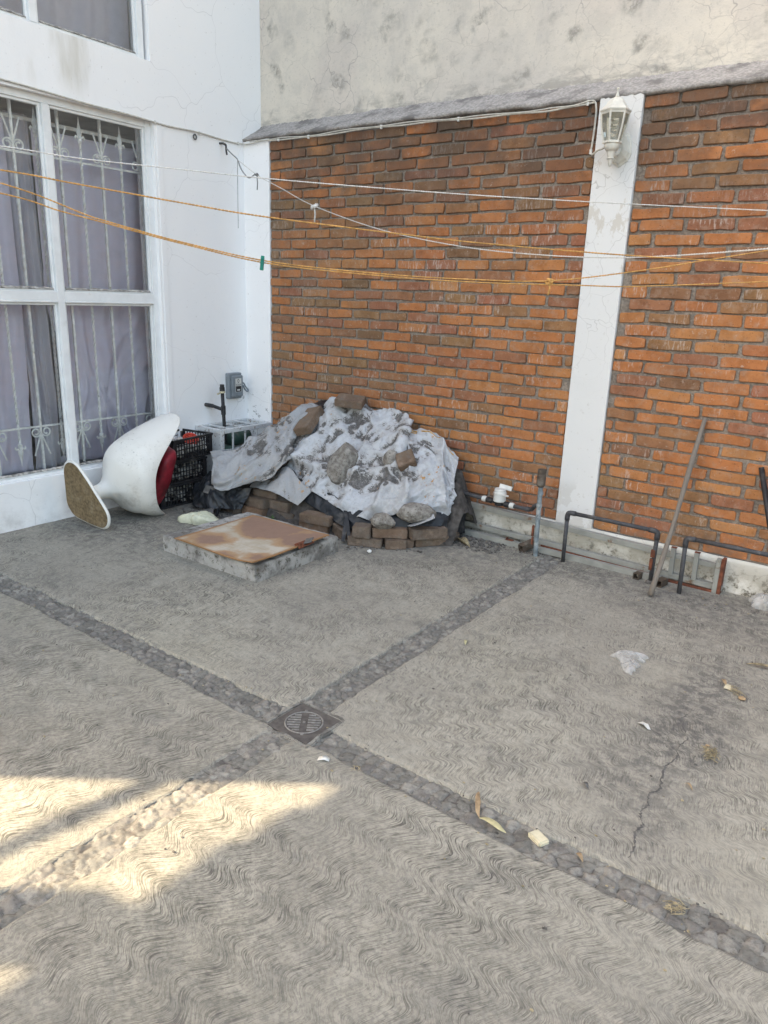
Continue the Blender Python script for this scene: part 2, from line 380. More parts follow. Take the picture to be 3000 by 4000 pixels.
    for (cx, cy, sx, sy, a) in DIRT:
        q = t.math('SQRT', t.math('ADD', t.math('POWER', t.math('DIVIDE', t.math('SUBTRACT', x, cx), sx), 2.), t.math('POWER', t.math('DIVIDE', t.math('SUBTRACT', y, cy), sy), 2.)))
        d = t.math('MAXIMUM', d, t.math('MULTIPLY', t.step(t.math('ADD', q, wob), 1.15, .35), a))
    d = t.math('MULTIPLY', d, t.math('MULTIPLY_ADD', t.step(t.noise(19, 7, .75), .42, .58), .95, .2))
    c = t.mix(d, c, (.075, .072, .072))
    b = t.bump(t.noise(35, 5, .65), .35, .004); b = t.bump(gro, -.7, .004, b)
    return t.fin(c, .88, b, 0, .2)
M['floor'] = mk_floor()
M['earth'] = simple('packed_dirt', (.07, .062, .056), .95, .35, 30, .8, .01)
M['crumbs'] = simple('dark_crumbs', (.12, .11, .10), .95, .5, 60, .6, .004)
def mk_cobble():
    t = NT('river_stone'); tn = t.attr('tint')
    r = t.nd('ShaderNodeValToRGB', {0: tn}); e = r.color_ramp.elements
    e[0].position = 0; e[0].color = (.085, .079, .072, 1); e[1].position = 1; e[1].color = (.28, .268, .24, 1)
    for p, cc in [(.12, (.10, .088, .08)), (.2, (.158, .153, .138)), (.5, (.19, .183, .163)), (.7, (.165, .154, .143)), (.88, (.235, .222, .198))]:
        el = e.new(p); el.color = (*cc, 1)
    c = t.mix(t.math('MULTIPLY', t.step(t.noise(40, 6, .7), .42, .7), .6), r.outputs[0], (.11, .10, .092))
    c = t.mix(t.math('MULTIPLY', t.step(t.noise(14, 6, .75), .5, .62), .6), c, (.30, .285, .25))
    c = t.mix(t.math('MULTIPLY', t.step(t.noise(75, 5, .7), .52, .64), .35), c, (.07, .064, .057))
    return t.fin(c, .9, t.bump(t.noise(110, 5, .7), .5, .003), 0, .2)
M['cobble'] = mk_cobble()
M['curb'] = mk_dirtywhite('curb_cement', (.40, .385, .36), (.17, .16, .148), .42, .62, None, 7)
M['rimcement'] = mk_dirtywhite('rim_cement', (.25, .24, .215), (.13, .122, .112), .4, .6, None, 16)
def mk_lid():
    t = NT('rusty_painted_plate'); x, y, z = t.xyz()
    n = t.noise(4.5, 6, .6)
    def disc(cx, cy, r): return t.math('SQRT', t.math('ADD', t.math('POWER', t.math('SUBTRACT', x, cx), 2.), t.math('POWER', t.math('SUBTRACT', y, cy), 2.)))
    wob = t.math('MULTIPLY_ADD', n, .30, -.15)
    d = None
    for (cx, cy, r) in [(-3.24, 2.76, .11), (-3.13, 3.18, .24), (-2.84, 3.12, .17), (-2.80, 2.70, .05), (-3.0, 2.60, .07)]:
        q = t.math('SUBTRACT', t.math('ADD', disc(cx, cy, r), wob), r); d = q if d is None else t.math('MINIMUM', d, q)
    strk = t.noise(1., 4, .7, t.scale((7, 90, 1)))
    paint = t.mix(t.step(t.noise(12, 5), .4, .65), (.42, .365, .285), (.49, .445, .37))
    paint = t.mix(t.math('MULTIPLY', t.step(strk, .52, .66), .35), paint, (.34, .19, .08))
    c = t.mix(t.step(d, .06, 0.), paint, (.37, .235, .13))
    c = t.mix(t.step(d, .012, -.04), c, t.mix(t.noise(18, 6, .7), (.215, .13, .095), (.31, .20, .145)))
    edge = t.math('MINIMUM', t.math('MINIMUM', t.math('SUBTRACT', x, -3.42), t.math('SUBTRACT', -2.76, x)), t.math('MINIMUM', t.math('SUBTRACT', y, 2.625), t.math('SUBTRACT', 3.265, y)))
    c = t.mix(t.step(t.math('ADD', edge, t.math('MULTIPLY', n, .03)), .045, .018), c, (.30, .165, .075))
    return t.fin(c, .7, t.bump(t.noise(60, 5, .7), .3, .002), .0, .3)
M['lid'] = mk_lid()
# --- tarp: soiled vinyl, dirt caught in creases (tint = crease value)
def mk_tarp(name, c0, heavy):
    t = NT(name); tn = t.attr('tint')
    n = t.noise(15, 7, .72, dist=1.6); n2 = t.noise(60, 6, .75, dist=1.5)
    v = t.math('ADD', t.math('MULTIPLY', tn, .9), t.math('ADD', t.math('MULTIPLY', n, .70), t.math('MULTIPLY', n2, .60)))
    base = t.mix(t.step(t.noise(2.5, 4), .3, .7), c0, tuple(q*.88 for q in c0))
    base = t.mix(t.math('MULTIPLY', t.step(t.noise(4, 5), .45, .7), .4), base, (.36, .335, .30))
    base = t.mix(t.math('MULTIPLY', t.step(t.noise(22, 6, .7, dist=1.), .48, .66), .4), base, (.24, .235, .235))
    lo = 1.13-heavy
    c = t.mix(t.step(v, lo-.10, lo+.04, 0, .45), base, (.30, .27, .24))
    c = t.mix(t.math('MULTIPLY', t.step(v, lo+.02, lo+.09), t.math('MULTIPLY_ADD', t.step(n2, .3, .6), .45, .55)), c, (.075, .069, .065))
    crl = t.cracks(13, .05, .16, 9); crl2 = t.cracks(29, .07, .08, 18); km = t.step(t.noise(6, 4), .42, .6)
    c = t.mix(t.math('MULTIPLY', t.math('MULTIPLY', crl2, km), .10), c, (.15, .145, .14))
    sp = t.step(t.noise(75, 4, .7), .62, .68); c = t.mix(t.math('MULTIPLY', sp, .5), c, (.13, .11, .10))
    ru = t.math('MULTIPLY', t.step(t.noise(5, 3), .58, .66), t.step(t.noise(40, 3), .6, .66)); c = t.mix(ru, c, (.38, .20, .06))
    b = t.bump(t.noise(30, 5, .6, dist=.5), .35, .006); b = t.bump(crl, .3 if heavy < .1 else .1, .008, b); b = t.bump(t.math('MULTIPLY', crl2, km), .25, .004, b)
    return t.fin(c, .55, b, 0, .35)
M['tarp'] = mk_tarp('soiled_white_vinyl', (.47, .48, .50), .03)
M['tarp2'] = mk_tarp('soiled_grey_vinyl', (.33, .335, .345), .14)
M['blackplastic'] = simple('black_sheeting', (.018, .02, .024), .42, .3, 18, .4, .01, dirt=(.075, .07, .066), dsc=9)
M['stain_edge'] = simple('rusty_hem', (.46, .27, .09), .7, .4, 40, .2)
def mk_rock():
    t = NT('pitted_rock'); n = t.noise(28, 6, .7)
    c = t.mix(t.step(n, .35, .68), (.145, .13, .115), (.33, .31, .28))
    vo = t.nd('ShaderNodeTexVoronoi', {'Vector': t.warp(.03, 20), 'Scale': 55.}).outputs['Distance']
    pit = t.math('MULTIPLY', t.step(vo, .32, .18), t.step(t.noise(12, 3), .38, .55)); c = t.mix(t.math('MULTIPLY', pit, .8), c, (.07, .06, .052))
    c = t.mix(t.math('MULTIPLY', t.step(t.noise(6, 4), .5, .7), .4), c, (.22, .19, .155))
    b = t.bump(n, .8, .01); b = t.bump(pit, -.8, .008, b)
    return t.fin(c, .95, b, 0, .1)
M['rock'] = mk_rock()
def mk_chair():
    t = NT('white_moulded_plastic'); x, y, z = t.xyz()
    c = t.mix(t.noise(3, 3), (.69, .67, .62), (.76, .745, .705))
    sm = t.math('MULTIPLY', t.step(t.noise(5, 6, .7), .48, .68), t.step(z, .45, .05, .25, 1.)); c = t.mix(t.math('MULTIPLY', sm, .75), c, (.40, .365, .30))
    sc_ = t.step(t.noise(1., 5, .75, t.scale((60, 45, 130))), .59, .66); c = t.mix(t.math('MULTIPLY', t.math('MULTIPLY', sc_, t.step(t.noise(5, 3), .46, .6)), .7), c, (.16, .14, .12))
    return t.fin(c, t.step(t.noise(8, 4), .3, .7, .28, .5), t.bump(t.noise(5, 3), .06, .01), 0, .45)
M['chair'] = mk_chair()
M['fibre'] = simple('brown_fibreboard', (.185, .135, .075), .92, .35, 55, .5, .003, dirt=(.33, .28, .19), dsc=7, dlo=.5, dhi=.75)
M['redvinyl'] = simple('red_vinyl', (.19, .012, .022), .5, .4, 12, .3, .006, dirt=(.035, .012, .014), dsc=7, dlo=.52, dhi=.68)
M['foam'] = simple('dark_foam', (.045, .04, .03), .95, .4, 30, .7, .01)
M['crate'] = simple('black_plastic', (.018, .018, .02), .5, .3, 20, .2, .002, dirt=(.085, .08, .075), dsc=14)
M['rubble'] = simple('pale_rubble', (.42, .40, .37), .95, .5, 35, .8, .01, dirt=(.18, .17, .155), dsc=20)
M['redplastic'] = simple('red_plastic', (.52, .055, .03), .45, .2, 20, .1)
M['whitemetal'] = mk_dirtywhite('white_painted_steel', (.68, .69, .69), (.42, .38, .32), .58, .72, None, 9, (.2, .13, .08))
M['frame'] = simple('window_paint', (.76, .77, .77), .5, .05, 12, .1, dirt=(.56, .53, .47), dsc=9, dlo=.62, dhi=.8)
M['putty'] = simple('cracked_putty', (.36, .34, .31), .9, .5, 40, .8, .01, dirt=(.08, .07, .06), dsc=18)
M['grille'] = simple('cream_painted_iron', (.90, .89, .85), .5, .15, 30, .15, dirt=(.30, .24, .17), dsc=16, dlo=.62, dhi=.75)
M['cement_dark'] = simple('dark_cement', (.10, .095, .09), .9, .3, 30, .6, .006)
M['dark'] = simple('dark_interior', (.38, .37, .38), .9, .2, 4)
def mk_curtain(name, a, b_):
    t = NT(name); n = t.noise(420, 2)
    c = t.mix(n, a, b_)
    d = t.nd('ShaderNodeBsdfDiffuse', {'Color': c}); tr = t.nd('ShaderNodeBsdfTranslucent', {'Color': c})
    m = t.nd('ShaderNodeMixShader', {0: .15}); t.link(d.outputs[0], m.inputs[1]); t.link(tr.outputs[0], m.inputs[2]); t.link(m.outputs[0], t.o.inputs[0])
    return t.m
M['curtain'] = mk_curtain('mauve_curtain', (.70, .665, .78), (.77, .73, .85))
M['curtain2'] = mk_curtain('grey_curtain', (.54, .52, .60), (.60, .58, .65))
def mk_glass(name='window_glass', tint=(.98, .99, .99), haze=.025):
    t = NT(name); fr = t.nd('ShaderNodeFresnel', {'IOR': 1.45}).outputs[0]
    tr = t.nd('ShaderNodeBsdfTransparent', {'Color': tint}); gl = t.nd('ShaderNodeBsdfGlossy', {'Color': (1, 1, 1), 'Roughness': .03})
    m = t.nd('ShaderNodeMixShader', {0: fr}); t.link(tr.outputs[0], m.inputs[1]); t.link(gl.outputs[0], m.inputs[2])
    df = t.nd('ShaderNodeBsdfDiffuse', {'Color': (.6, .6, .58)}); f = t.math('MULTIPLY', t.step(t.noise(6, 6, .7), .3, .8), haze*2)
    m2 = t.nd('ShaderNodeMixShader', {0: f}); t.link(m.outputs[0], m2.inputs[1]); t.link(df.outputs[0], m2.inputs[2]); t.link(m2.outputs[0], t.o.inputs[0])
    return t.m
M['glass'] = mk_glass()
M['dustglass'] = mk_glass('dusty_lamp_glass', (.9, .88, .78), .2)
def mk_film(name, c, a):
    t = NT(name); tr = t.nd('ShaderNodeBsdfTransparent', {'Color': (1, 1, 1)}); gl = t.nd('ShaderNodeBsdfPrincipled', {'Base Color': c, 'Roughness': .25})
    f = t.step(t.noise(14, 5, .6), .25, .75, a-.2, a+.2)
    m = t.nd('ShaderNodeMixShader', {0: f}); t.link(tr.outputs[0], m.inputs[1]); t.link(gl.outputs[0], m.inputs[2]); t.link(m.outputs[0], t.o.inputs[0])
    return t.m
M['film'] = mk_film('clear_film', (.55, .545, .53), .46)
M['ybag'] = mk_film('yellowish_bag', (.60, .60, .45), .85)
M['greybox'] = simple('grey_enamel', (.19, .215, .235), .45, .1, 20, .05)
M['print'] = simple('black_print', (.02, .02, .022), .6, .1, 20, .0)
M['white'] = simple('white_plastic', (.58, .575, .545), .45, .08, 20, .08, dirt=(.48, .45, .4), dsc=12, dlo=.6, dhi=.75)
M['blackpipe'] = simple('black_pipe', (.022, .022, .024), .5, .3, 30, .15, dirt=(.07, .065, .06), dsc=12)
M['greypipe'] = simple('weathered_dark_pipe', (.052, .052, .056), .6, .25, 30, .2, dirt=(.12, .115, .11), dsc=14, dlo=.55, dhi=.72)
M['galv'] = simple('galvanised_pipe', (.17, .20, .215), .55, .35, 30, .3, dirt=(.34, .36, .36), dsc=16, dlo=.5, dhi=.62)
M['brownplastic'] = simple('brown_plastic', (.085, .065, .05), .55, .2, 30, .2, dirt=(.17, .15, .125), dsc=14)
M['tape'] = simple('cream_tape', (.55, .50, .36), .7, .15, 30, .1)
M['yellow'] = simple('yellow_lever', (.56, .36, .02), .5, .15, 30, .1)
M['steel'] = simple('grey_primed_steel', (.27, .27, .245), .65, .15, 10, .2, dirt=(.16, .10, .06), dsc=9, dlo=.6, dhi=.7)
M['rust'] = simple('rusted_steel', (.16, .055, .03), .85, .4, 25, .5, dirt=(.07, .04, .03), dsc=12)
M['wood'] = (lambda t: t.fin(t.mix(t.noise(1., 5, .6, t.scale((60, 60, 5))), (.105, .09, .075), (.26, .225, .19)), .85, t.bump(t.noise(1., 4, .6, t.scale((90, 90, 6))), .5, .003), 0, .2))(NT('weathered_wood'))
M['plank'] = simple('brown_board', (.105, .07, .048), .8, .35, 12, .3, dirt=(.06, .05, .045), dsc=8)
M['green'] = simple('green_enamel', (.035, .075, .058), .45, .2, 15, .1, dirt=(.09, .10, .085), dsc=10)
M['ropeo'] = simple('orange_twine', (.50, .27, .085), .8, .25, 60, .3)
M['ropew'] = simple('white_cord', (.60, .575, .54), .8, .15, 60, .3)
M['wire'] = simple('grey_wire', (.24, .24, .24), .6, .2, 40, .2)
M['cable'] = simple('cream_cable', (.50, .475, .42), .6, .15, 40, .1)
M['peg'] = simple('green_peg', (.0, .16, .115), .45, .15, 30, .1)
M['iron'] = simple('cast_iron', (.085, .076, .07), .75, .25, 40, .4, .003, dirt=(.11, .10, .092), dsc=12)
M['grate'] = simple('worn_iron', (.20, .19, .178), .7, .3, 60, .4, .002)
M['leafdry'] = simple('dry_leaf', (.34, .24, .14), .8, .3, 40, .3)
M['leafpale'] = simple('pale_leaf', (.44, .40, .23), .75, .2, 40, .3)
M['leafgreen'] = simple('green_leaf', (.06, .11, .03), .6, .3, 40, .2)
M['straw'] = simple('straw', (.27, .225, .14), .85, .4, 60, .3)
M['redbit'] = simple('red_petal', (.22, .01, .04), .6, .3, 40, .1)
M['lamp'] = simple('white_lamp_paint', (.60, .575, .51), .45, .08, 25, .08, dirt=(.5, .46, .38), dsc=14, dlo=.6, dhi=.75)
M['hook'] = simple('dark_hook', (.06, .06, .06), .5, .2, 30)

YB = 4.35; XW = -4.592
# ================================================================ SETTING: ground, slabs, stone strips
g = MB(); g.grid([[(-60, -60, -.045), (-60, 60, -.045)], [(60, -60, -.045), (60, 60, -.045)]])
struct(g.build('ground', M['earth']))
def slab(x0, x1, y0, y1, s):
    # a poured slab whose edges against the stone strips wander and are worn round
    n = 200
    def edge(a, b, k): return a+.011*(float(fbm(np.array([b*9.]), np.array([k*7.+s]))[0])-.5)*2+.006*(float(vnoise(np.array([b*38.]), np.array([k*5.+s]))[0])-.5)
    mb = MB(); top = []; low = []
    per = [(x0, y0, x1, y0), (x1, y0, x1, y1), (x1, y1, x0, y1), (x0, y1, x0, y0)]; pts = []
    for k, (ax, ay, bx, by) in enumerate(per):
        for i in range(n):
            t = i/n; x = ax+(bx-ax)*t; y = ay+(by-ay)*t
            if k in (0, 2): y = edge(y, x, k)
            else: x = edge(x, y, k)
            pts.append((x, y))
    cx, cy = (x0+x1)/2, (y0+y1)/2
    def ins(p, d):
        return (p[0]+max(-d, min(d, (cx-p[0])*10)), p[1]+max(-d, min(d, (cy-p[1])*10)))
    N = len(pts)
    rings = [[(*ins(p, .012), 0.) for p in pts], [(*ins(p, .004), -.003) for p in pts], [(*p, -.012) for p in pts], [(*p, -.04) for p in pts]]
    vs = [q for r in rings for q in r]; fs = [tuple(range(N))]
    for j in range(3):
        for i in range(N): fs.append((j*N+i, j*N+(i+1) % N, (j+1)*N+(i+1) % N, (j+1)*N+i))
    mb.add(vs, fs)
    return struct(mb.build('concrete_slab', M['floor']))
slab(-4.6, -1.742, 1.838, 4.40, 1); slab(-1.612, 3.0, 1.825, 4.40, 2)
slab(-4.6, -1.694, -6, 1.712, 3); slab(-1.592, 3.0, -6, 1.715, 4)
def strip(x0, x1, y0, y1, sc_, s, res=.0055, rough=1., hgt=1., lift=0.):
    nx = int((x1-x0)/res)+1; ny = int((y1-y0)/res)+1
    X, Y = np.meshgrid(np.linspace(x0, x1, nx), np.linspace(y0, y1, ny), indexing='ij')
    wx = X+.018*(fbm(X*26, Y*26, s=s)-.5); wy = Y+.018*(fbm(X*26, Y*26, s=s+9)-.5)
    P = wx*sc_; Q = wy*sc_; I = np.floor(P); J = np.floor(Q)
    d1 = np.full(X.shape, 9.); d2 = d1.copy(); idn = np.zeros(X.shape)
    for a in range(-2, 3):
        for b in range(-2, 3):
            px = I+a+.1+.8*_h(I+a, J+b, 0*I, s); py = J+b+.1+.8*_h(I+a, J+b, 0*I+1, s)
            d = np.hypot(px-P, py-Q); h = _h(I+a, J+b, 0*I+2, s)
            m = d < d1; d2 = np.where(m, d1, np.minimum(d2, d)); idn = np.where(m, h, idn); d1 = np.where(m, d, d1)
    e = np.clip((d2-d1)/.35, 0, 1); dome = 1-(1-e)**2.6
    Z = -.019+lift+.008*(1-hgt)+.015*hgt*dome*(.5+.5*idn)+.007*rough*(fbm(X*40, Y*40, s=s)-.5)+.005*rough*(fbm(X*110, Y*110, s=s+4, oct=2)-.5)
    tint = np.where(e < .15, .02+.12*_h(np.floor(X*9), np.floor(Y*9), 0*X, s), .15+.85*np.roll(idn, 0)*np.clip(.6+.4*dome, 0, 1))
    mb = MB(); mb.grid([[(X[i, j], Y[i, j], Z[i, j]) for j in range(ny)] for i in range(nx)])
    mb.t = [float(q) for q in tint.ravel()]
    return struct(mb.build('stone_strip', M['cobble'], smooth=True))
strip(-4.6, -1.70, 1.69, 1.86, 25, 3., rough=1.4); strip(-1.70, 1.2, 1.69, 1.86, 22, 4., rough=.9, hgt=.7); strip(-1.76, -1.59, 1.86, 4.3, 26, 5., rough=1.5); strip(-1.715, -1.57, -.6, 1.69, 19, 8., rough=1.5, hgt=.4, lift=.007)
# crack across the slab
cp = [(-.425, 1.88), (-.43, 1.95), (-.447, 2.0), (-.44, 2.05), (-.462, 2.1), (-.455, 2.16), (-.47, 2.21), (-.45, 2.26), (-.462, 2.32), (-.47, 2.4), (-.455, 2.48), (-.468, 2.56), (-.46, 2.64), (-.51, 2.74), (-.50, 2.82)]
cc = catmull([(*p, .0) for p in cp], 8); L_, R_ = [], []
for i, p in enumerate(cc):
    wd = (.0026 if i < 70 else .0013)*(.2+1.8*random.random()); jx = random.uniform(-.004, .004)
    L_.append((p[0]-wd+jx, p[1], .0015)); R_.append((p[0]+wd+jx, p[1]+random.uniform(-.002, .002), .0015))
mb = MB(); mb.grid([L_, R_]); struct(mb.build('floor_crack', M['cement_dark']))

# ================================================================ HOUSE
house = thing('house', 'white plastered house with barred window and cracked paint, left side of the yard', 'house', (-4.7, 2.8, 0))
WIN = (1.20, 3.512, .31, 2.638)      # y0 y1 z0 z1 lower opening
WUP = (1.20, 3.492, 3.0, 4.6)
mb = MB(); xa, xb = -4.80, XW
mb.b2(xa, xb, .9, WIN[0], 0-.04, 7.5)
mb.b2(xa, xb, WIN[1], 4.52, -.04, 2.68)
mb.b2(xa, xb, WIN[1], 4.58, 2.68, 7.5)
mb.b2(xa, xb, WIN[0], WIN[1], -.04, WIN[2]); mb.b2(xa, xb, WIN[0], WIN[1], WIN[3], WUP[2]); mb.b2(xa, xb, WIN[0], WIN[1], WUP[3], 7.5)
mb.build('wall', M['wall'], house)
mb = MB(); mb.b2(-9, -4.801, .7, .899, -.04, 7.5); mb.b2(-9, -4.801, 4.581, 4.75, -.04, 7.5); mb.b2(-9.2, -9.001, .7, 4.75, -.04, 7.5)
mb.b2(-9, -4.801, .9, 4.58, 2.68, 2.95); mb.b2(-9, -4.801, .9, 4.58, 7.3, 7.5); mb.b2(-9, -4.801, .9, 4.58, -.04, .02)
mb.build('interior', M['dark'], house)
# raised plaster border right of the window
mb = MB(); mb.b2(XW, XW+.006, 3.53, 3.575, .28, 2.62); mb.build('plaster_trim', M['wall'], house, bevel=.004)
def window(y0, y1, z0, z1, mull, midz, glassname):
    x0, x1 = -4.675, -4.628
    f = MB(); fr = .045
    f.b2(x0, x1, y1-fr, y1, z0, z1)
    f.b2(x0, x1, y0, y0+fr, z0, z1)
    f.b2(x0, x1-.002, y0+fr, y1-fr, z1-.042, z1)
    f.b2(x0, x1-.002, y0+fr, y1-fr, z0, z0+.02)
    for m in mull: f.b2(x0, x1+.004, m-.024, m+.024, z0+.02, z1-.042)
    ys = [y0+fr]+[v for m in mull for v in (m-.024, m+.024)]+[y1-fr]
    for k in range(0, len(ys), 2):
        if midz:
            f.b2(x0, x1+.002, ys[k], ys[k+1], midz-.04, midz+.018)
            f.b2(x1-.004, x1+.008, ys[k], ys[k+1], midz-.052, midz-.04)
    # sash inset round the panes
    panes = []
    zr = [(z0+.02, midz-.052), (midz+.018, z1-.042)] if midz else [(z0+.02, z1-.042)]
    for k in range(0, len(ys), 2):
        for (a, b) in zr:
            t = .016
            f.b2(x0+.008, x1-.012, ys[k], ys[k]+t, a, b); f.b2(x0+.008, x1-.012, ys[k+1]-t, ys[k+1], a, b)
            f.b2(x0+.008, x1-.012, ys[k]+t, ys[k+1]-t, a, a+t); f.b2(x0+.008, x1-.012, ys[k]+t, ys[k+1]-t, b-t, b)
            panes.append((ys[k]+t, ys[k+1]-t, a+t, b-t))
    wo = f.build('window', M['frame'], house, bevel=.003)
    for (a, b, c, d) in panes:
        mb = MB(); mb.b2(x0+.014, x0+.018, a, b, c, d); mb.build('pane', M['glass'], wo)
    # ragged putty line along the bottom of each pane
    for (a, b, c, d) in panes:
        pt = MB(); P = [[], [], []]
        for i in range(60):
            yy = a+(b-a)*i/59; h = .004+.012*float(fbm(np.array([yy*30.]), np.array([c*5]))[0])
            P[0].append((x1-.011, yy, c-.006)); P[1].append((x1-.002-.003*random.random(), yy, c-.002)); P[2].append((x1-.018, yy, c+h))
        pt.grid(P); pt.build('putty', M['putty'], wo)
    return wo
window(*WIN, [1.98, 2.75], 1.485, 'g'); window(*WUP, [1.98, 2.724], None, 'g')
mb = MB(); mb.b2(-4.80, -4.600, WIN[0], WIN[1], WIN[2]-.03, WIN[2]-.002); mb.build('sill', M['putty'], house, bevel=.004)
# security grille behind the glass
XG = -4.752
gr = MB()
for z in (2.318, .624): gr.b2(XG-.006, XG+.006, 1.25, 3.53, z-.006, z+.006)
gr.b2(XG-.01, XG+.01, 3.53, 3.55, .33, 2.62)
gro = gr.build('security_grille', M['grille'], house)
def spiral(cy, cz, s, upd):
    pts = []
    for i in range(30):
        a = i/29*2*math.pi*1.35; r = .034*(1-.62*i/29)
        pts.append((XG+.004, cy+s*(.036-r*math.cos(a)), cz+upd*(.03+r*math.sin(a)*1.0)))
    return pts
k = 0; y = 3.50
bars = []
while y > 1.3:
    bars.append((y, k % 2)); y -= .151; k += 1
for (y, tw) in bars:
    mb = MB()
    if tw:     # twisted square bar with spear heads
        vs = []; fs = []; n = 150; z0, z1 = .52, 2.44
        for i in range(n+1):
            z = z0+(z1-z0)*i/n; a = z*2*math.pi/.16
            for q in range(4): vs.append((XG+.0095*math.cos(a+q*math.pi/2), y+.0095*math.sin(a+q*math.pi/2), z))
        for i in range(n):
            for q in range(4): fs.append((i*4+q, i*4+(q+1) % 4, i*4+4+(q+1) % 4, i*4+4+q))
        mb.add(vs, fs); o = mb.build('twisted_bar', M['grille'], gro)
        for (zz, d) in ((2.44, 1), (.52, -1)):
            m2 = MB(); m2.lathe([(.013, 0), (.016, .008), (.013, .018), (.016, .026), (.012, .036)], Matrix.Translation((XG, y, zz)) @ Matrix.Scale(d, 4, (0, 0, 1)), 10)
            m2.lathe([(.012, .03), (.019, .055), (.008, .1), (.001, .15)], Matrix.Translation((XG, y, zz)) @ Matrix.Scale(d, 4, (0, 0, 1)), 4)
            for s in (-1, 1):
                m2.tube([(XG, y+s*.012, zz+d*.028), (XG, y+s*.028, zz+d*.036), (XG, y+s*.034, zz+d*.026), (XG, y+s*.03, zz+d*.014)], [.006, .007, .006, .003], 6)
            m2.build('spear_head', M['grille'], gro)
    else:
        mb.b2(XG-.0075, XG+.0075, y-.0075, y+.0075, .33, 2.63); mb.build('grille_bar', M['grille'], gro)
        for (zz, d) in ((2.325, 1), (.617, -1)):
            m2 = MB()
            for s in (-1, 1):
                if y+s*.1 > 3.53: continue
                m2.tube(spiral(y, zz, s, d), .0055, 6)
                m2.tube([(XG, y+s*.008, zz+d*.06), (XG, y+s*.055, zz+d*.19)], .0055, 6)
            m2.build('scroll', M['grille'], gro)
# curtains (they hang inside the room: things of their own)
def curtain(name, y0, y1, z0, z1, x, folds, amp, mat_, lab, grp=None, bunch=0, seed=1, slant=0):
    ny, nz = 150, 90; mb = MB(); P = []
    for i in range(ny):
        u = i/(ny-1); r = []
        for j in range(nz):
            v = j/(nz-1); z = z0+(z1-z0)*v
            ph = u*folds*2*math.pi+.9*math.sin(3*v+seed)+2.0*float(vnoise(np.array([u*4.+seed]), np.array([v*1.6]))[0])
            d = amp*(math.sin(ph)+.45*math.sin(2.3*ph+1))*(.5+.5*(1-v))
            yy = y0+(y1-y0)*u+slant*(1-v)*(.3+.7*u)
            if bunch:
                b = max(0, 1-v/.62); q = u*3.2-v*4.5
                d += bunch*b*(ridge(np.array([q*1.3+seed]), np.array([v*2.2+u]), seed, 2)[0]-.5)*2.2
                yy += bunch*b*1.2*math.sin(6*v+4*u)
            r.append((x+d, yy, z))
        P.append(r)
    mb.grid(P); o = mb.build(name, mat_, smooth=True, solid=.002); return tag(o, lab, 'curtain', grp)
G = 'curtains behind the lower window'
curtain('curtain', 1.9, 2.60, .30, 2.52, -4.86, 3.2, .016, M['curtain'], 'smooth pale mauve curtain behind the left half of the barred window', G, .02, 2)
curtain('curtain', 2.585, 2.775, .30, 2.56, -4.885, 2.2, .022, M['curtain2'], 'narrow dark grey curtain fold just left of the window mullion', G, .02, 5, .03)
curtain('curtain', 2.78, 3.68, .30, 2.49, -4.87, 3.6, .016, M['curtain'], 'mauve curtain with bunched creased bottom behind the right half of the barred window', G, .13, 7)
mb = MB(); mb.tube([(-4.87, 1.3, 2.535), (-4.87, 3.56, 2.535)], .012, 8); tag(mb.build('curtain_rod', M['grille']), 'thin curtain rod across the top of the barred window', 'rod')
curtain('curtain', 1.3, 3.5, 2.97, 4.7, -4.80, 7, .02, M['curtain2'], 'grey curtain behind the dark upper window', 'curtain of the upper window', 0, 9)

# unseen wall added to block the sun; its gaps shape the light patch
gw = thing('sun_block_wall', 'unseen tall wall added to block the sun, with gaps shaped for the light patch', 'wall', (XW, -4, 0))
mb = MB(); a, b = -4.69, -4.59
mb.b2(a, b, -.872, .899, -.04, 8.5); mb.b2(a, b, -1.745, -1.515, -.04, 2.80); mb.b2(a, b, -16, -2.35, -.04, 8.5)
mb.b2(a, b, -2.35, -1.62, 2.85, 8.5); mb.b2(a, b, -1.62, -1.28, 2.78+.10, 8.5); mb.b2(a, b, -1.28, -1.08, 2.92, 8.5); mb.b2(a, b, -1.08, -.872, 2.965, 8.5)
mb.build('wall', M['wall'], gw)
mb = MB(); mb.tube([(-4.64, -.80, 2.53), (-4.64, -1.1, 2.475), (-4.64, -1.55, 2.40)], [.028, .033, .028], 8)  # unseen bar added to cast the shadow streak across the light patch
mb.build('shadow_bar', M['plank'], gw)

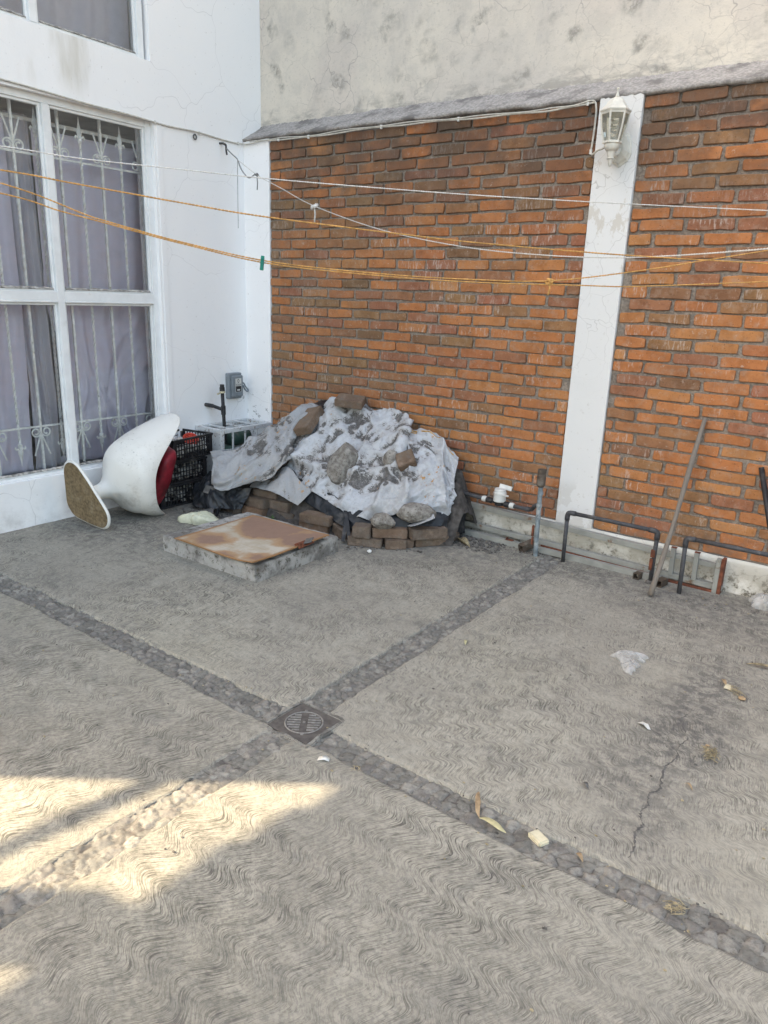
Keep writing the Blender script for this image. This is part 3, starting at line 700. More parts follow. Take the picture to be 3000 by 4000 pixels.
# ================================================================ BRICK WALL
bw = thing('brick_wall', 'red brick boundary wall with white pillar and grey cement ledge on top', 'wall', (-2, YB, 0))
rnd = random.Random(11)
X0, X1, Z0, Z1 = -4.318, 3.0, .192, 2.635
NC = 35; pitch = (Z1-Z0)/NC
br = MB()
def brick(xa, xb, za, zb, y, tint):
    c = .007
    ja = lambda: rnd.uniform(-.0036, .0036)
    sag = rnd.uniform(-.004, .004)
    base = [(xa, za+c), (xa+c, za), (xa+(xb-xa)*.35, za), (xa+(xb-xa)*.7, za), (xb-c, za), (xb, za+c), (xb, zb-c), (xb-c, zb), (xa+(xb-xa)*.65, zb), (xa+(xb-xa)*.3, zb), (xa+c, zb), (xa, zb-c)]
    pts = [(p[0]+ja(), p[1]+ja()+sag*((p[0]-xa)/(xb-xa)-.5)) for p in base]; cx, cz = (xa+xb)/2, (za+zb)/2
    def ins(d): return [(p[0]+(d if p[0] < cx else -d), p[1]+(d if p[1] < cz else -d)) for p in pts]
    a, b = ins(.0042), ins(.001)
    vs = [(p[0], y, p[1]) for p in a]+[(p[0], y+.003, p[1]) for p in b]+[(p[0], y+.04, p[1]) for p in pts]
    fs = [tuple(range(12))]
    for j in range(2):
        for i in range(12): fs.append((j*12+i, j*12+(i+1) % 12, (j+1)*12+(i+1) % 12, (j+1)*12+i))
    br.add(vs, fs, 0, tint)
for k in range(NC):
    za = Z0+k*pitch+.0068; zb = Z0+(k+1)*pitch-.0068
    x = X0-rnd.uniform(0, .03)-(.12 if k % 2 else 0)
    while x < X1:
        ln = rnd.uniform(.222, .244); xa, xb = x, x+ln; x = xb+rnd.uniform(.012, .021)
        for (sa, sb) in ((X0, -1.755), (-1.51, X1)):
            ca, cb = max(xa, sa+.004), min(xb, sb-.004)
            if cb-ca > .035:
                tn = rnd.random()
                if rnd.random() < .12: tn = .75+.25*rnd.random()
                dz = rnd.uniform(-.0025, .0025)
                brick(ca, cb, za+dz+rnd.uniform(-.003, .002), zb+dz+rnd.uniform(-.002, .003), YB+rnd.uniform(-.004, .005), tn)
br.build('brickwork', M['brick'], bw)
mb = MB(); nx, nz = 360, 150; P = []
for i in range(nx):
    xx = X0+(X1-X0)*i/(nx-1)
    zz = Z0+(Z1+.01-Z0)*np.arange(nz)/(nz-1); yy = YB+.013+.010*(fbm(np.full(nz, xx*14), zz*22, s=2.)-.5)
    P.append([(xx, float(yy[j]), float(zz[j])) for j in range(nz)])
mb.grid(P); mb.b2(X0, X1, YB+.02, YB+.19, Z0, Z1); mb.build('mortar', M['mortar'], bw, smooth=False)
mb = MB(); mb.b2(-1.754, -1.512, YB-.014, YB+.1, .186, 2.648); mb.build('pillar', M['pillar'], bw, bevel=.006)
mb = MB(); mb.b2(XW-.05, -4.322, YB-.006, YB+.1, -.03, 2.655); mb.build('corner_pillar', M['wall'], bw, bevel=.006)
# plinth, slightly proud and uneven
P = []
for i in range(420):
    xx = -4.32+(3+4.32)*i/419; r = []
    for j, (yy, zz) in enumerate([(4.36, .19), (4.338, .192), (4.334, .17), (4.332, .12), (4.333, .07), (4.325, .03), (4.315, -.02)]):
        r.append((xx, yy+.012*(float(fbm(np.array([xx*6]), np.array([zz*18+3]))[0])-.5), zz+(.006*(float(vnoise(np.array([xx*9]), np.array([1.]))[0])-.5) if j < 3 else 0)))
    P.append(r)
mb = MB(); mb.grid(P); mb.build('plinth', M['plinth'], bw, smooth=True)
# sloping cement ledge with ragged lower lip
P = []; nx = 520
for i in range(nx):
    xx = -4.66+(3+4.66)*i/(nx-1); e = .022*(float(fbm(np.array([xx*7]), np.array([.5]), s=4.)[0])-.5)+.012*(float(fbm(np.array([xx*32]), np.array([.5]), s=6.)[0])-.5)
    z0 = 2.652+.012*math.sin(xx*1.3); r = []
    for (yy, zz, k) in [(YB+.03, z0-.012, 1), (YB-.012, z0-.008, 1), (YB-.02, z0+.006, .8), (YB+.03, z0+.035, .4), (YB+.10, z0+.075, .3), (YB+.165, z0+.115, .5), (YB+.185, z0+.135, 1)]:
        r.append((xx, yy+.006*(random.random()-.5), zz+e*k))
    P.append(r)
mb = MB(); mb.grid(P); mb.build('ledge', M['ledge'], bw, smooth=True)
nw = MB(); nx, nz = 240, 90; P = []
for i in range(nx):
    xx = -4.66+(3.2+4.66)*i/(nx-1); zz = 2.70+5.0*np.arange(nz)/(nz-1); yy = YB+.182+.012*(fbm(np.full(nz, xx*1.6), zz*1.6, s=3.)-.5)
    P.append([(xx, float(yy[j]), float(zz[j])) for j in range(nz)])
nw.grid(P); nw.b2(-4.66, 3.2, YB+.21, YB+.5, 2.70, 7.7)
tag(nw.build('neighbour_wall', M['stucco'], smooth=False), 'tall grey stucco wall with crack network and damp blotches above the brick wall', 'wall')
def local(o, root):
    inv = root.matrix_basis.inverted()
    for v in o.data.vertices: v.co = inv @ v.co
    return o

# ================================================================ WALL FITTINGS
# lantern on the pillar
LP = (-1.607, 4.205)
lt = thing('wall_lantern', 'white hexagonal lantern with clear panes on the white pillar', 'lamp', (LP[0], YB, 2.4))
mx = lambda z: Matrix.Translation((LP[0], LP[1], z))
A6 = R(30)
mb = MB(); mb.lathe([(.080, 0), (.084, .009), (.079, .013), (.068, .022), (.055, .037), (.046, .05), (.035, .061), (.02, .07), (.011, .073)], mx(2.53), 6, a0=A6)
mb.build('roof', M['lamp'], lt, bevel=.002)
mb = MB(); mb.lathe([(.012, 0), (.013, .004), (.009, .007), (.010, .011), (.005, .02), (.0035, .034), (.007, .040), (.007, .045), (.001, .049)], mx(2.602), 10); mb.build('finial', M['lamp'], lt, smooth=True)
def hexpt(r, k, z): a = A6+k*math.pi/3; return (LP[0]+r*math.cos(a), LP[1]+r*math.sin(a), z)
def side_r(z): t = (2.535-z)/.145; return .073-.027*t**1.7
mb = MB()
zs = [2.535-.145*i/8 for i in range(9)]
for k in range(6): mb.tube([hexpt(side_r(z), k, z) for z in zs], .0055, 6)
mb.lathe([(.075, -.012), (.078, 0)], mx(2.531), 6, a0=A6); mb.lathe([(.046, 0), (.053, -.004), (.053, -.012), (.044, -.016)], mx(2.392), 6, a0=A6)
fo = mb.build('frame', M['lamp'], lt)
mb = MB()
for k in range(6): mb.grid([[hexpt(side_r(z)-.002, k, z) for z in zs], [hexpt(side_r(z)-.002, k+1, z) for z in zs]])
mb.build('glass', M['dustglass'], lt, weld=True)
mb = MB(); mb.lathe([(.042, 0), (.040, -.02), (.030, -.034), (.024, -.036), (.022, -.05), (.017, -.066), (.022, -.072), (.014, -.078), (.011, -.10), (.004, -.112)], mx(2.378), 12); mb.build('stem', M['lamp'], lt, smooth=True, bevel=.001)
mb = MB(); mb.tube([(LP[0]+i*0, LP[1]+.006*0, 2.39+.01*i) for i in range(3)], .018, 10)
hel = [(LP[0]+.017*math.cos(t), LP[1]+.017*math.sin(t), 2.43+.0042*t) for t in np.linspace(0, 18, 70)]
mb.tube(hel, .006, 6); mb.build('bulb', M['white'], lt, smooth=True)
mb = MB(); out_ = [(0, -.096), (.048, -.066), (.064, -.03), (.058, .034), (.04, .07), (0, .088), (-.04, .07), (-.058, .034), (-.064, -.03), (-.048, -.066)]
PX, PZ = -1.604, 2.376; rings = []
for (d, s) in ((YB-.0145, 1), (YB-.022, 1), (YB-.026, .9), (YB-.04, .8), (YB-.052, .42), (YB-.055, .18)): rings.append([(PX+x*s, d, PZ+z*s) for x, z in out_])
vs = [p for r in rings for p in r]; fs = [tuple(50+i for i in range(10))]
for j in range(5):
    for i in range(10): fs.append((j*10+i, j*10+(i+1) % 10, (j+1)*10+(i+1) % 10, (j+1)*10+i))
mb.add(vs, fs); mb.build('backplate', M['lamp'], lt, bevel=.0015)
mb = MB(); mb.tube(catmull([(PX, YB-.05, PZ-.01), (PX-.004, YB-.075, PZ-.036), (PX-.012, YB-.11, PZ-.04), (LP[0], LP[1], 2.33)], 5), [.016]*5+[.014]*5+[.011]*6, 10); mb.build('arm', M['lamp'], lt, smooth=True)
# cream cable from the house to the lamp
P = catmull([(-4.585, 2.30, 2.66), (-4.58, 3.0, 2.644), (-4.583, 3.5, 2.632), (-4.58, 3.9, 2.632), (-4.582, 4.3, 2.628), (-4.50, 4.325, 2.63), (-4.25, 4.325, 2.632), (-3.9, 4.32, 2.622), (-3.45, 4.318, 2.628), (-3.0, 4.318, 2.625), (-2.6, 4.316, 2.615), (-2.2, 4.318, 2.607), (-1.95, 4.318, 2.607), (-1.80, 4.33, 2.622), (-1.772, 4.335, 2.60), (-1.768, 4.335, 2.52), (-1.772, 4.335, 2.42), (-1.775, 4.335, 2.372), (-1.76, 4.32, 2.358), (-1.70, 4.28, 2.37), (-1.64, 4.225, 2.375)], 8)
cb = thing('cable', 'cream cable clipped along the house and the top of the brick wall to the lantern', 'cable', (-3.2, 4.32, 2.6))
mb = MB(); mb.tube([p+np.array([0, 0, .003*math.sin(i*.6)]) for i, p in enumerate(P)], .0055, 6); mb.tube([p+np.array([0, -.004, .008+.003*math.sin(i*.6+1)]) for i, p in enumerate(P[40:-38])], .004, 6); mb.build('wire', M['cable'], cb, smooth=True)
for (x, y, z) in [(-4.583, 3.52, 2.632), (-4.583, 3.9, 2.632), (-4.583, 4.28, 2.628), (-4.2, 4.325, 2.632), (-3.9, 4.322, 2.624), (-3.25, 4.32, 2.629), (-2.65, 4.318, 2.618), (-1.82, 4.33, 2.622), (-1.775, 4.335, 2.372)]:
    mb = MB(); mb.box((x, y, z), (.014, .014, .026) if x > -4.57 else (.012, .012, .022)); mb.build('clip', M['white'], cb, bevel=.002)
# hook ring, anchor hook
mb = MB(); mb.tube([(XW+.012, 3.86+.014*math.cos(a), 2.60+.016*math.sin(a)) for a in np.linspace(0, 2*math.pi, 20)[:-1]], .0045, 6, True); mb.tube([(XW-.02, 3.86, 2.617), (XW+.014, 3.86, 2.615)], .004, 6)
tag(mb.build('hook_ring', M['hook'], smooth=True), 'small dark ring screwed into the white house wall', 'hook')
mb = MB(); mb.tube([(XW-.02, 4.10, 2.60), (XW+.03, 4.108, 2.598), (XW+.055, 4.115, 2.585)], .008, 8); mb.tube(catmull([(XW+.055, 4.115, 2.585), (XW+.05, 4.12, 2.55), (XW+.052, 4.125, 2.52)], 4), .007, 6)
tag(mb.build('wall_hook', M['hook'], smooth=True), 'dark bent hook in the house wall tied with grey wire', 'hook')
# electrical switch box
eb = thing('switch_box', 'grey electrical switch box with white label on the house wall', 'switch box', (XW, 4.17, .8))
mb = MB(); mb.b2(XW, XW+.045, 4.098, 4.238, .695, .905); mb.build('box', M['greybox'], eb, bevel=.008)
mb = MB(); mb.b2(XW+.045, XW+.068, 4.116, 4.232, .715, .885); mb.build('cover', M['greybox'], eb, bevel=.008)
xl = XW+.0685
mb = MB(); mb.b2(xl, xl+.0008, 4.146, 4.210, .752, .862)
lb = mb.build('label_plate', M['white'], eb)
mb = MB(); mb.b2(xl+.0008, xl+.0014, 4.149, 4.207, .754, .800); mb.build('label_band', M['print'], lb)
mb = MB(); mb.b2(xl+.0014, xl+.002, 4.163, 4.193, .763, .775); mb.build('label_patch', M['white'], lb)
Tm = Matrix(((0, 0, 1, 0), (1, 0, 0, 0), (0, 1, 0, 0), (0, 0, 0, 1)))
local(text_mesh('lettering', '0', .045, Matrix.Translation((xl+.001, 4.178, .840)) @ Tm, M['print'], lb), eb)
local(text_mesh('lettering', 'IGESA', .022, Matrix.Translation((xl+.001, 4.178, .811)) @ Tm, M['print'], lb), eb)
mb = MB(); mb.tube(catmull([(XW+.03, 4.24, .82), (XW+.04, 4.262, .815), (XW+.045, 4.275, .79), (XW+.045, 4.30, .765), (XW+.045, 4.308, .752), (XW+.045, 4.295, .745), (XW+.045, 4.27, .765), (XW+.042, 4.252, .80)], 5), .006, 6); mb.build('lever', M['greybox'], eb, smooth=True)
# gas riser with tee and cream tape
gp = thing('riser_pipe', 'black upright pipe with cream tape rising from the white cage', 'pipe', (-4.44, 3.945, .0))
mb = MB(); px, py = -4.445, 3.945
mb.tube([(px, py, .1), (px, py, .52), (px, py-.012, .80)], .014, 12); mb.build('pipe', M['blackpipe'], gp, smooth=True)
mb = MB(); mb.tube([(px, py-.01, .775), (px, py-.012, .815)], .021, 12); mb.tube([(px, py-.012, .815), (px, py-.012, .838)], .017, 12); mb.build('cap', M['blackpipe'], gp)
mb = MB(); mb.tube([(px, py-.004, .60), (px, py-.005, .67)], .019, 12); mb.tube([(px-.01, py-.006, .64), (px-.09, py-.03, .66)], .014, 10); mb.tube([(px-.09, py-.03, .66), (XW-.01, py-.06, .668)], .016, 10); mb.build('tee', M['blackpipe'], gp)
mb = MB(); mb.tube([(px, py-.011, .772), (px, py-.011, .786)], .0235, 12); mb.box((px+.01, py-.045, .775), (.008, .07, .012), rotm(10, 0, 15)); mb.build('tape', M['tape'], gp)

# white welded cage with gas meter inside
cg = thing('meter_cage', 'white welded steel cage with glazed front beside the switch box', 'cage', (-4.43, 4.05, 0))
cx0, cx1, cy0, cy1, ch = -4.586, -4.285, 3.77, 4.325, .515
mb = MB(); tbb = .032
for (x, y) in ((cx0, cy0), (cx0, cy1-tbb), (cx1-tbb, cy0), (cx1-tbb, cy1-tbb)): mb.b2(x, x+tbb, y, y+tbb, 0, ch-tbb)
mb.b2(cx0, cx1, cy0, cy0+tbb, ch-tbb, ch); mb.b2(cx0, cx1, cy1-tbb, cy1, ch-tbb, ch); mb.b2(cx0, cx0+tbb, cy0+tbb, cy1-tbb, ch-tbb, ch); mb.b2(cx1-tbb, cx1, cy0+tbb, cy1-tbb, ch-tbb, ch)
mb.b2(cx1-tbb, cx1, cy0+tbb, cy1-tbb, 0.02, .05)
mb.build('frame', M['whitemetal'], cg, bevel=.002)
mb = MB(); q = .006
for y in (3.90, 4.03, 4.18): mb.b2(cx0+tbb, cx1-tbb, y-q, y+q, ch-.014, ch-.003)
mb.b2(cx0+.14, cx0+.152, cy0+tbb, cy1-tbb, ch-.026, ch-.0141)
for y in (3.90, 4.03, 4.16): mb.b2(cx1-.018, cx1-.007, y-q, y+q, .05, ch-tbb)
mb.b2(cx1-.0301, cx1-.0181, cy0+tbb, cy1-tbb, .34, .352)
mb.build('bars', M['whitemetal'], cg)
mb = MB(); mb.b2(cx0+tbb, cx1-tbb, cy0+.012, cy0+.016, .01, ch-tbb); mb.build('side_sheet', M['whitemetal'], cg)
gm = thing('gas_meter', 'dark green gas meter with dials inside the white cage', 'gas meter', (-4.45, 4.0, 0))
mb = MB(); mb.lathe([(.02, 0), (.085, .006), (.1, .03), (.1, .11), (.085, .134), (.02, .14)], frame((-4.44, 3.90, .27), (1, 0, 0)), 20); mb.build('body', M['green'], gm, bevel=.004)
mb = MB(); mb.lathe([(.03, 0), (.06, .005), (.062, .2), (.03, .21)], frame((-4.43, 3.97, .40), (0, 1, 0)), 18); mb.build('tank', M['green'], gm, smooth=True)
mb = MB(); mb.tube([(-4.40, 4.20, .0), (-4.40, 4.20, .4)], .016, 10); mb.build('pipe', M['greypipe'], gm); mb = MB(); mb.tube([(-4.40, 3.845, .0), (-4.40, 3.845, .42)], .016, 10); mb.lathe([(.03, 0), (.034, .01), (.034, .03), (.03, .04)], Matrix.Translation((-4.40, 3.845, .36)), 8); mb.build('pipe', M['greypipe'], gm)
mb = MB(); mb.b2(-4.44, -4.36, 4.04, 4.2, .24, .34); mb.build('counter', M['white'], gm, bevel=.006)

# ================================================================ OVERTURNED CHAIR
ax = Vector((-.08, .98, .12)).normalized(); cx_ = (Vector((1, 0, 0))-ax*ax.x).normalized(); cy_ = ax.cross(cx_)*-1
if cy_.z < 0: cy_ = -cy_
pcx, pcy = cx_.copy(), cy_.copy()
rl = R(9); cx_, cy_ = cx_*math.cos(rl)-cy_*math.sin(rl), cy_*math.cos(rl)+cx_*math.sin(rl)
CB = Vector((-4.33, 2.60, .20))
def CP(x, y, s): return CB+cx_*x+cy_*y+ax*s
ch_ = thing('chair', 'white moulded pedestal armchair tipped over with its brown underside showing', 'chair', (-4.35, 2.9, 0))
_pc = [(.162, 107, .098), (.172, 325, .098), (.085, 218, .115)]      # rounded triangle: hull of three discs
def tri(th, r):
    d = (math.cos(th), math.sin(th)); lo, hi = 0., .5
    def inside(p):      # support test of the hull
        for k in range(72):
            a = k*math.pi/36; n_ = (math.cos(a), math.sin(a))
            if p[0]*n_[0]+p[1]*n_[1] > max(c_*math.cos(R(q)-a)+rr_ for c_, q, rr_ in _pc): return False
        return True
    for _ in range(16):
        m = (lo+hi)/2
        if inside((d[0]*m, d[1]*m)): lo = m
        else: hi = m
    return lo*r/.236
n = 72
def PPt(x, y, s): return CB+pcx*x+pcy*y+ax*s
def ring(rf, s, sx=1, sy=1): return [PPt(rf(2*math.pi*k/n)*math.cos(2*math.pi*k/n)*sx, rf(2*math.pi*k/n)*math.sin(2*math.pi*k/n)*sy, s) for k in range(n)]
BR = .236
prof = [(BR-.012, .0), (BR, .004), (BR+.002, .012), (BR-.004, .018), (BR*.6, .030), (BR*.3, .045), (BR*.24, .055)]
mb = MB(); rows = [ring(lambda t, r=r: tri(t, r), s) for r, s in prof]
vs = [p for r in rows for p in r]; fs = []
for j in range(len(rows)-1):
    for k in range(n): fs.append((j*n+k, j*n+(k+1) % n, (j+1)*n+(k+1) % n, (j+1)*n+k))
mb.add(vs, fs); base = mb.build('base', M['chair'], ch_, smooth=True)
mb = MB(); rows = [ring(lambda t, r=r: tri(t, r), s) for r, s in [(BR-.010, .004), (BR-.016, -.003), (BR-.03, -.001), (BR*.5, .001)]]
vs = [p for r in rows for p in r]; fs = [tuple(3*n+k for k in range(n))]
for j in range(3):
    for k in range(n): fs.append((j*n+k, j*n+(k+1) % n, (j+1)*n+(k+1) % n, (j+1)*n+k))
mb.add(vs, fs); mb.build('underside', M['fibre'], ch_, smooth=False)
st = [(.045, .085, .085, 0), (.065, .058, .058, 0), (.09, .047, .047, 0), (.125, .043, .045, 0), (.155, .045, .05, .002), (.18, .056, .066, .008), (.20, .076, .10, .02), (.222, .105, .15, .04), (.245, .14, .195, .052), (.27, .168, .232, .058), (.305, .195, .262, .062), (.35, .213, .283, .064), (.40, .225, .298, .064), (.45, .232, .308, .064), (.50, .236, .314, .064)]
SH = .058
def hmap(s, th):
    e = abs(math.sin(th))**2.2
    near = .5+.5*math.cos(th)
    H = .350+(.40 if math.sin(th) > 0 else .21)*e+(1-near)*.06
    lo_ = max(0, -math.sin(th))*.045*max(0, min(1, (s-.15)/.06))*max(0, min(1, (.45-s)/.15))
    return (s if s < .24 else .24+(s-.24)*(H-.24)/.26)+lo_
def sup(th, a, b, p=2.35):
    c, s = math.cos(th), math.sin(th)
    return a*math.copysign(abs(c)**(2/p), c), b*math.copysign(abs(s)**(2/p), s)
def shell_pt(i, th, off=0):
    # interpolate the stations smoothly
    f = max(0, min(len(st)-1.001, i)); k = int(f); t = f-k
    a = [np.array(st[max(0, min(len(st)-1, q))]) for q in (k-1, k, k+1, k+2)]
    v = .5*(2*a[1]+(a[2]-a[0])*t+(2*a[0]-5*a[1]+4*a[2]-a[3])*t*t+(3*a[1]-a[0]-3*a[2]+a[3])*t**3)
    s = hmap(v[0], th); q = min(1, max(0, (v[0]-.21)/.08)); x, y = sup(th, v[1]-off, v[2]-off, 2+.5*q)
    flare = max(0, (v[0]-.30))*.55*abs(math.sin(th))**3
    return CP(x+v[3]*1.1, y*(1+flare)+SH*min(1, max(0, (v[0]-.19)/.11)), s)
mb = MB(); NS = 70
mb.grid([[shell_pt(i*(len(st)-1)/(NS-1), 2*math.pi*k/n) for i in range(NS)] for k in range(n)], close_u=True)
sh = mb.build('shell', M['chair'], ch_, smooth=True, solid=.011)
# red seat pad slipping out of the shell
mb = MB(); rows = []
for (sc1, s) in [(.1, .30), (.86, .30), (.97, .315), (1.0, .34), (1.0, .39), (.96, .415), (.85, .43), (.1, .435)]:
    r = []
    for k in range(n):
        th = 2*math.pi*k/n; x, y = sup(th, .17, .25, 3.0)
        dv = .02*math.sin(th*3+1)+.012*math.sin(5*th)+.014*(float(vnoise(np.array([math.cos(th)*4+s*20]), np.array([math.sin(th)*4]))[0])-.5)
        r.append(CP((x+dv)*sc1+.075, (y+dv)*sc1+SH-.005, s+.14+.22*y*sc1+.02*math.sin(th*2)))
    rows.append(r)
vs = [p for r in rows for p in r]; fs = [tuple(range(n)), tuple((len(rows)-1)*n+k for k in range(n))]
for j in range(len(rows)-1):
    for k in range(n): fs.append((j*n+k, j*n+(k+1) % n, (j+1)*n+(k+1) % n, (j+1)*n+k))
mb.add(vs, fs); cu = mb.build('cushion', M['redvinyl'], ch_, smooth=True)
mb = MB(); rows = []
for (sc1, s) in [(.8, .33), (.9, .36), (.9, .40), (.7, .42)]:
    r = []
    for k in range(n):
        th = 2*math.pi*k/n; x, y = sup(th, .17, .24, 2.6); r.append(CP(x*sc1+.06, y*sc1+SH, s+.07+.02*math.sin(5*th)))
    rows.append(r)
vs = [p for r in rows for p in r]; fs = [tuple(range(n)), tuple(3*n+k for k in range(n))]
for j in range(3):
    for k in range(n): fs.append((j*n+k, j*n+(k+1) % n, (j+1)*n+(k+1) % n, (j+1)*n+k))
mb.add(vs, fs); mb.build('padding', M['foam'], ch_)

# ================================================================ CRATES
def lump(c, s, seed, sub=3, rough=.25, flat=1., rot=None):
    bm = bmesh.new(); bmesh.ops.create_icosphere(bm, subdivisions=sub, radius=1)
    P = np.array([v.co[:] for v in bm.verts]); fs = [[v.index for v in f.verts] for f in bm.faces]; bm.free()
    d = .75+rough*2*(fbm(P[:, 0]*1.1+seed, P[:, 1]*1.1, P[:, 2]*1.1+seed, s=seed, oct=3)-.5)
    # chop flat facets so it reads as broken stone
    rs = np.random.RandomState(int(seed*10) % 9999)
    for _ in range(9):
        nn = rs.randn(3); nn /= np.linalg.norm(nn); k = rs.uniform(.5, .75)
        q = P @ nn; lim = np.where(q > 1e-3, k/np.maximum(q, 1e-3), 9); d = np.minimum(d, lim)
    P = P*d[:, None]*(1+.05*(fbm(P[:, 0]*6, P[:, 1]*6, P[:, 2]*6, s=seed+2)-.5)[:, None])*1.33
    P = P*np.array(s)
    if rot is not None: P = P @ np.array(rot).T
    return [tuple(p) for p in P+np.array(c)], [tuple(f) for f in fs]
def crate(c, rz, lab, dims=(.295, .415, .165)):
    o = thing('plastic_crate', lab, 'crate', c, 'black plastic crates stacked by the chair')
    o.rotation_euler = (0, 0, R(rz)); bpy.context.view_layer.update()
    w_, l_, h_ = dims; Mx = o.matrix_basis
    def bb(mb, x0, x1, y0, y1, z0, z1):
        mb.box(Mx @ Vector(((x0+x1)/2, (y0+y1)/2, (z0+z1)/2)), (x1-x0, y1-y0, z1-z0), Rz(rz))
    lat = MB(); t = .005
    for s in (-1, 1):
        xs = s*w_/2
        for k in range(1, 15):
            y = -l_/2+l_*k/15; bb(lat, xs-t/2, xs+t/2, y-.0035, y+.0035, .012, h_-.012)
        for z in (.05, .085, .12): bb(lat, xs-t/2+.0006, xs+t/2+.0012, -l_/2+.02, l_/2-.02, z-.003, z+.003)
        ys = s*l_/2
        for k in range(1, 11):
            x = -w_/2+w_*k/11; bb(lat, x-.0035, x+.0035, ys-t/2, ys+t/2, .012, h_-.012)
        for z in (.05, .085, .12): bb(lat, -w_/2+.02, w_/2-.02, ys-t/2+.0006, ys+t/2+.0012, z-.003, z+.003)
    lat.build('lattice', M['crate'], o)
    rim = MB()
    for z0, z1, e in ((h_-.016, h_, .004), (0, .014, 0)):
        for s in (-1, 1):
            bb(rim, s*w_/2-.006-e*(s < 0), s*w_/2+.006+e*(s > 0), -l_/2-.006, l_/2+.006, z0, z1); bb(rim, -w_/2+.0061, w_/2-.0061, s*l_/2-.006, s*l_/2+.006, z0, z1)
    for a in (-1, 1):
        for b_ in (-1, 1):
            bb(rim, a*(w_/2-.012)-.015, a*(w_/2-.012)+.015, b_*(l_/2-.012)-.015, b_*(l_/2-.012)+.015, .0141, h_-.0161)
    rim.build('rim', M['crate'], o, bevel=.002)
    bt = MB(); bb(bt, -w_/2+.007, w_/2-.007, -l_/2+.007, l_/2-.007, .003, .009); bt.build('bottom', M['crate'], o)
    return o
def rubble(c, rz, fill, lab, seed, n_=110):
    rr = random.Random(seed); mb = MB(); A = Rz(rz)
    for k in range(n_):
        p = A @ Vector((rr.uniform(-.118, .118), rr.uniform(-.178, .178), 0))
        s = rr.uniform(.022, .04); v, f = lump((c[0]+p.x, c[1]+p.y, c[2]+.02+rr.uniform(.01, fill)), (s, s*rr.uniform(.7, 1), s*.8), seed+k*.37, 1, .2); mb.add(v, f)
    return tag(mb.build('rubble', M['rubble']), lab, 'rubble', kind='stuff')
CR = [((-4.435, 3.40, .002), 0), ((-4.43, 3.405, .17), 2), ((-4.425, 3.47, .338), 9)]
labs = ['black plastic crate at the bottom of the stack on the floor', 'black plastic crate in the middle of the stack of three', 'topmost black plastic crate holding the red wheel']
for (c, rz), l in zip(CR, labs): crate(c, rz, l)
for i, ((c, rz), f_) in enumerate(zip(CR, (.11, .11, .075))):
    rubble(c, rz, f_, ['pale rubble filling the bottom crate', 'pale rubble filling the middle crate', 'pale rubble in the top crate under the red wheel'][i], 3+i*2)
rw = thing('red_wheel', 'small red spoked wheel lying in the top crate', 'wheel', (-4.37, 3.53, .47))
FW = frame((-4.37, 3.545, .468), (.55, -.25, .8)); mb = MB()
mb.tube([FW @ Vector((.052*math.cos(a), .052*math.sin(a), 0)) for a in np.linspace(0, 2*math.pi, 33)[:-1]], .008, 8, True)
mb.lathe([(.014, -.008), (.016, 0), (.014, .008)], FW, 14)
for k in range(10): a = k*math.pi/5; mb.tube([FW @ Vector((.012*math.cos(a), .012*math.sin(a), 0)), FW @ Vector((.05*math.cos(a), .05*math.sin(a), 0))], .0045, 6)
mb.lathe([(.05, -.006), (.05, -.004)], FW, 20); mb.build('rim', M['redplastic'], rw, smooth=False)
mb = MB(); mb.tube([(-4.40, 3.35, .445), (-4.385, 3.50, .452)], .017, 12); mb.build('axle', M['blackpipe'], rw)
# pieces around
def film_bag(name, c, sx, sy, h, seed, m, lab, twist=0, lobes=2):
    mb = MB(); N1, N2 = 56, 30; P = []
    for i in range(N1):
        a = 2*math.pi*i/N1; r = []
        for j in range(N2):
            t = j/(N2-1)
            rad = (1-.25*t**2)*math.sin(math.pi*(.5+.5*t)) if False else math.cos(t*math.pi/2)
            q = 1+.32*math.sin(lobes*a+seed)+.18*math.sin(5*a+seed*2)+.5*(float(vnoise(np.array([math.cos(a)*2.5+seed]), np.array([math.sin(a)*2.5]), np.array([t*2]))[0])-.5)
            cr = .45*(ridge(np.array([math.cos(a)*rad*2.2+seed]), np.array([math.sin(a)*rad*2.2+t]), seed, 3)[0]-.5)
            x = sx*rad*q*math.cos(a); y = sy*rad*q*math.sin(a); z = h*math.sin(t*math.pi/2)*(1+cr)+h*.35*cr*rad
            p = Rz(twist) @ Vector((x, y, 0)); r.append((c[0]+p.x, c[1]+p.y, max(.002, z+c[2])))
        P.append(r)
    mb.grid(P, close_u=True); return tag(mb.build(name, m, smooth=True), lab, 'plastic bag')
film_bag('plastic_bag', (-3.845, 3.17, 0), .125, .085, .075, 2.3, M['ybag'], 'crumpled yellowish plastic bag on the floor beside the concrete hatch', 35)
film_bag('plastic_bag', (-.845, 3.13, 0), .085, .05, .03, 5.1, M['film'], 'thin clear plastic scrap lying in the middle of the floor', 20, 2)
film_bag('plastic_bag', (-.81, 3.05, 0), .035, .06, .022, 6.4, M['film'], 'small tail of clear plastic beside the larger clear scrap', 30, 2)
film_bag('plastic_bag', (-.455, 4.225, 0), .085, .055, .07, 7.7, M['film'], 'clear plastic bag at the foot of the white plinth', 10, 3)

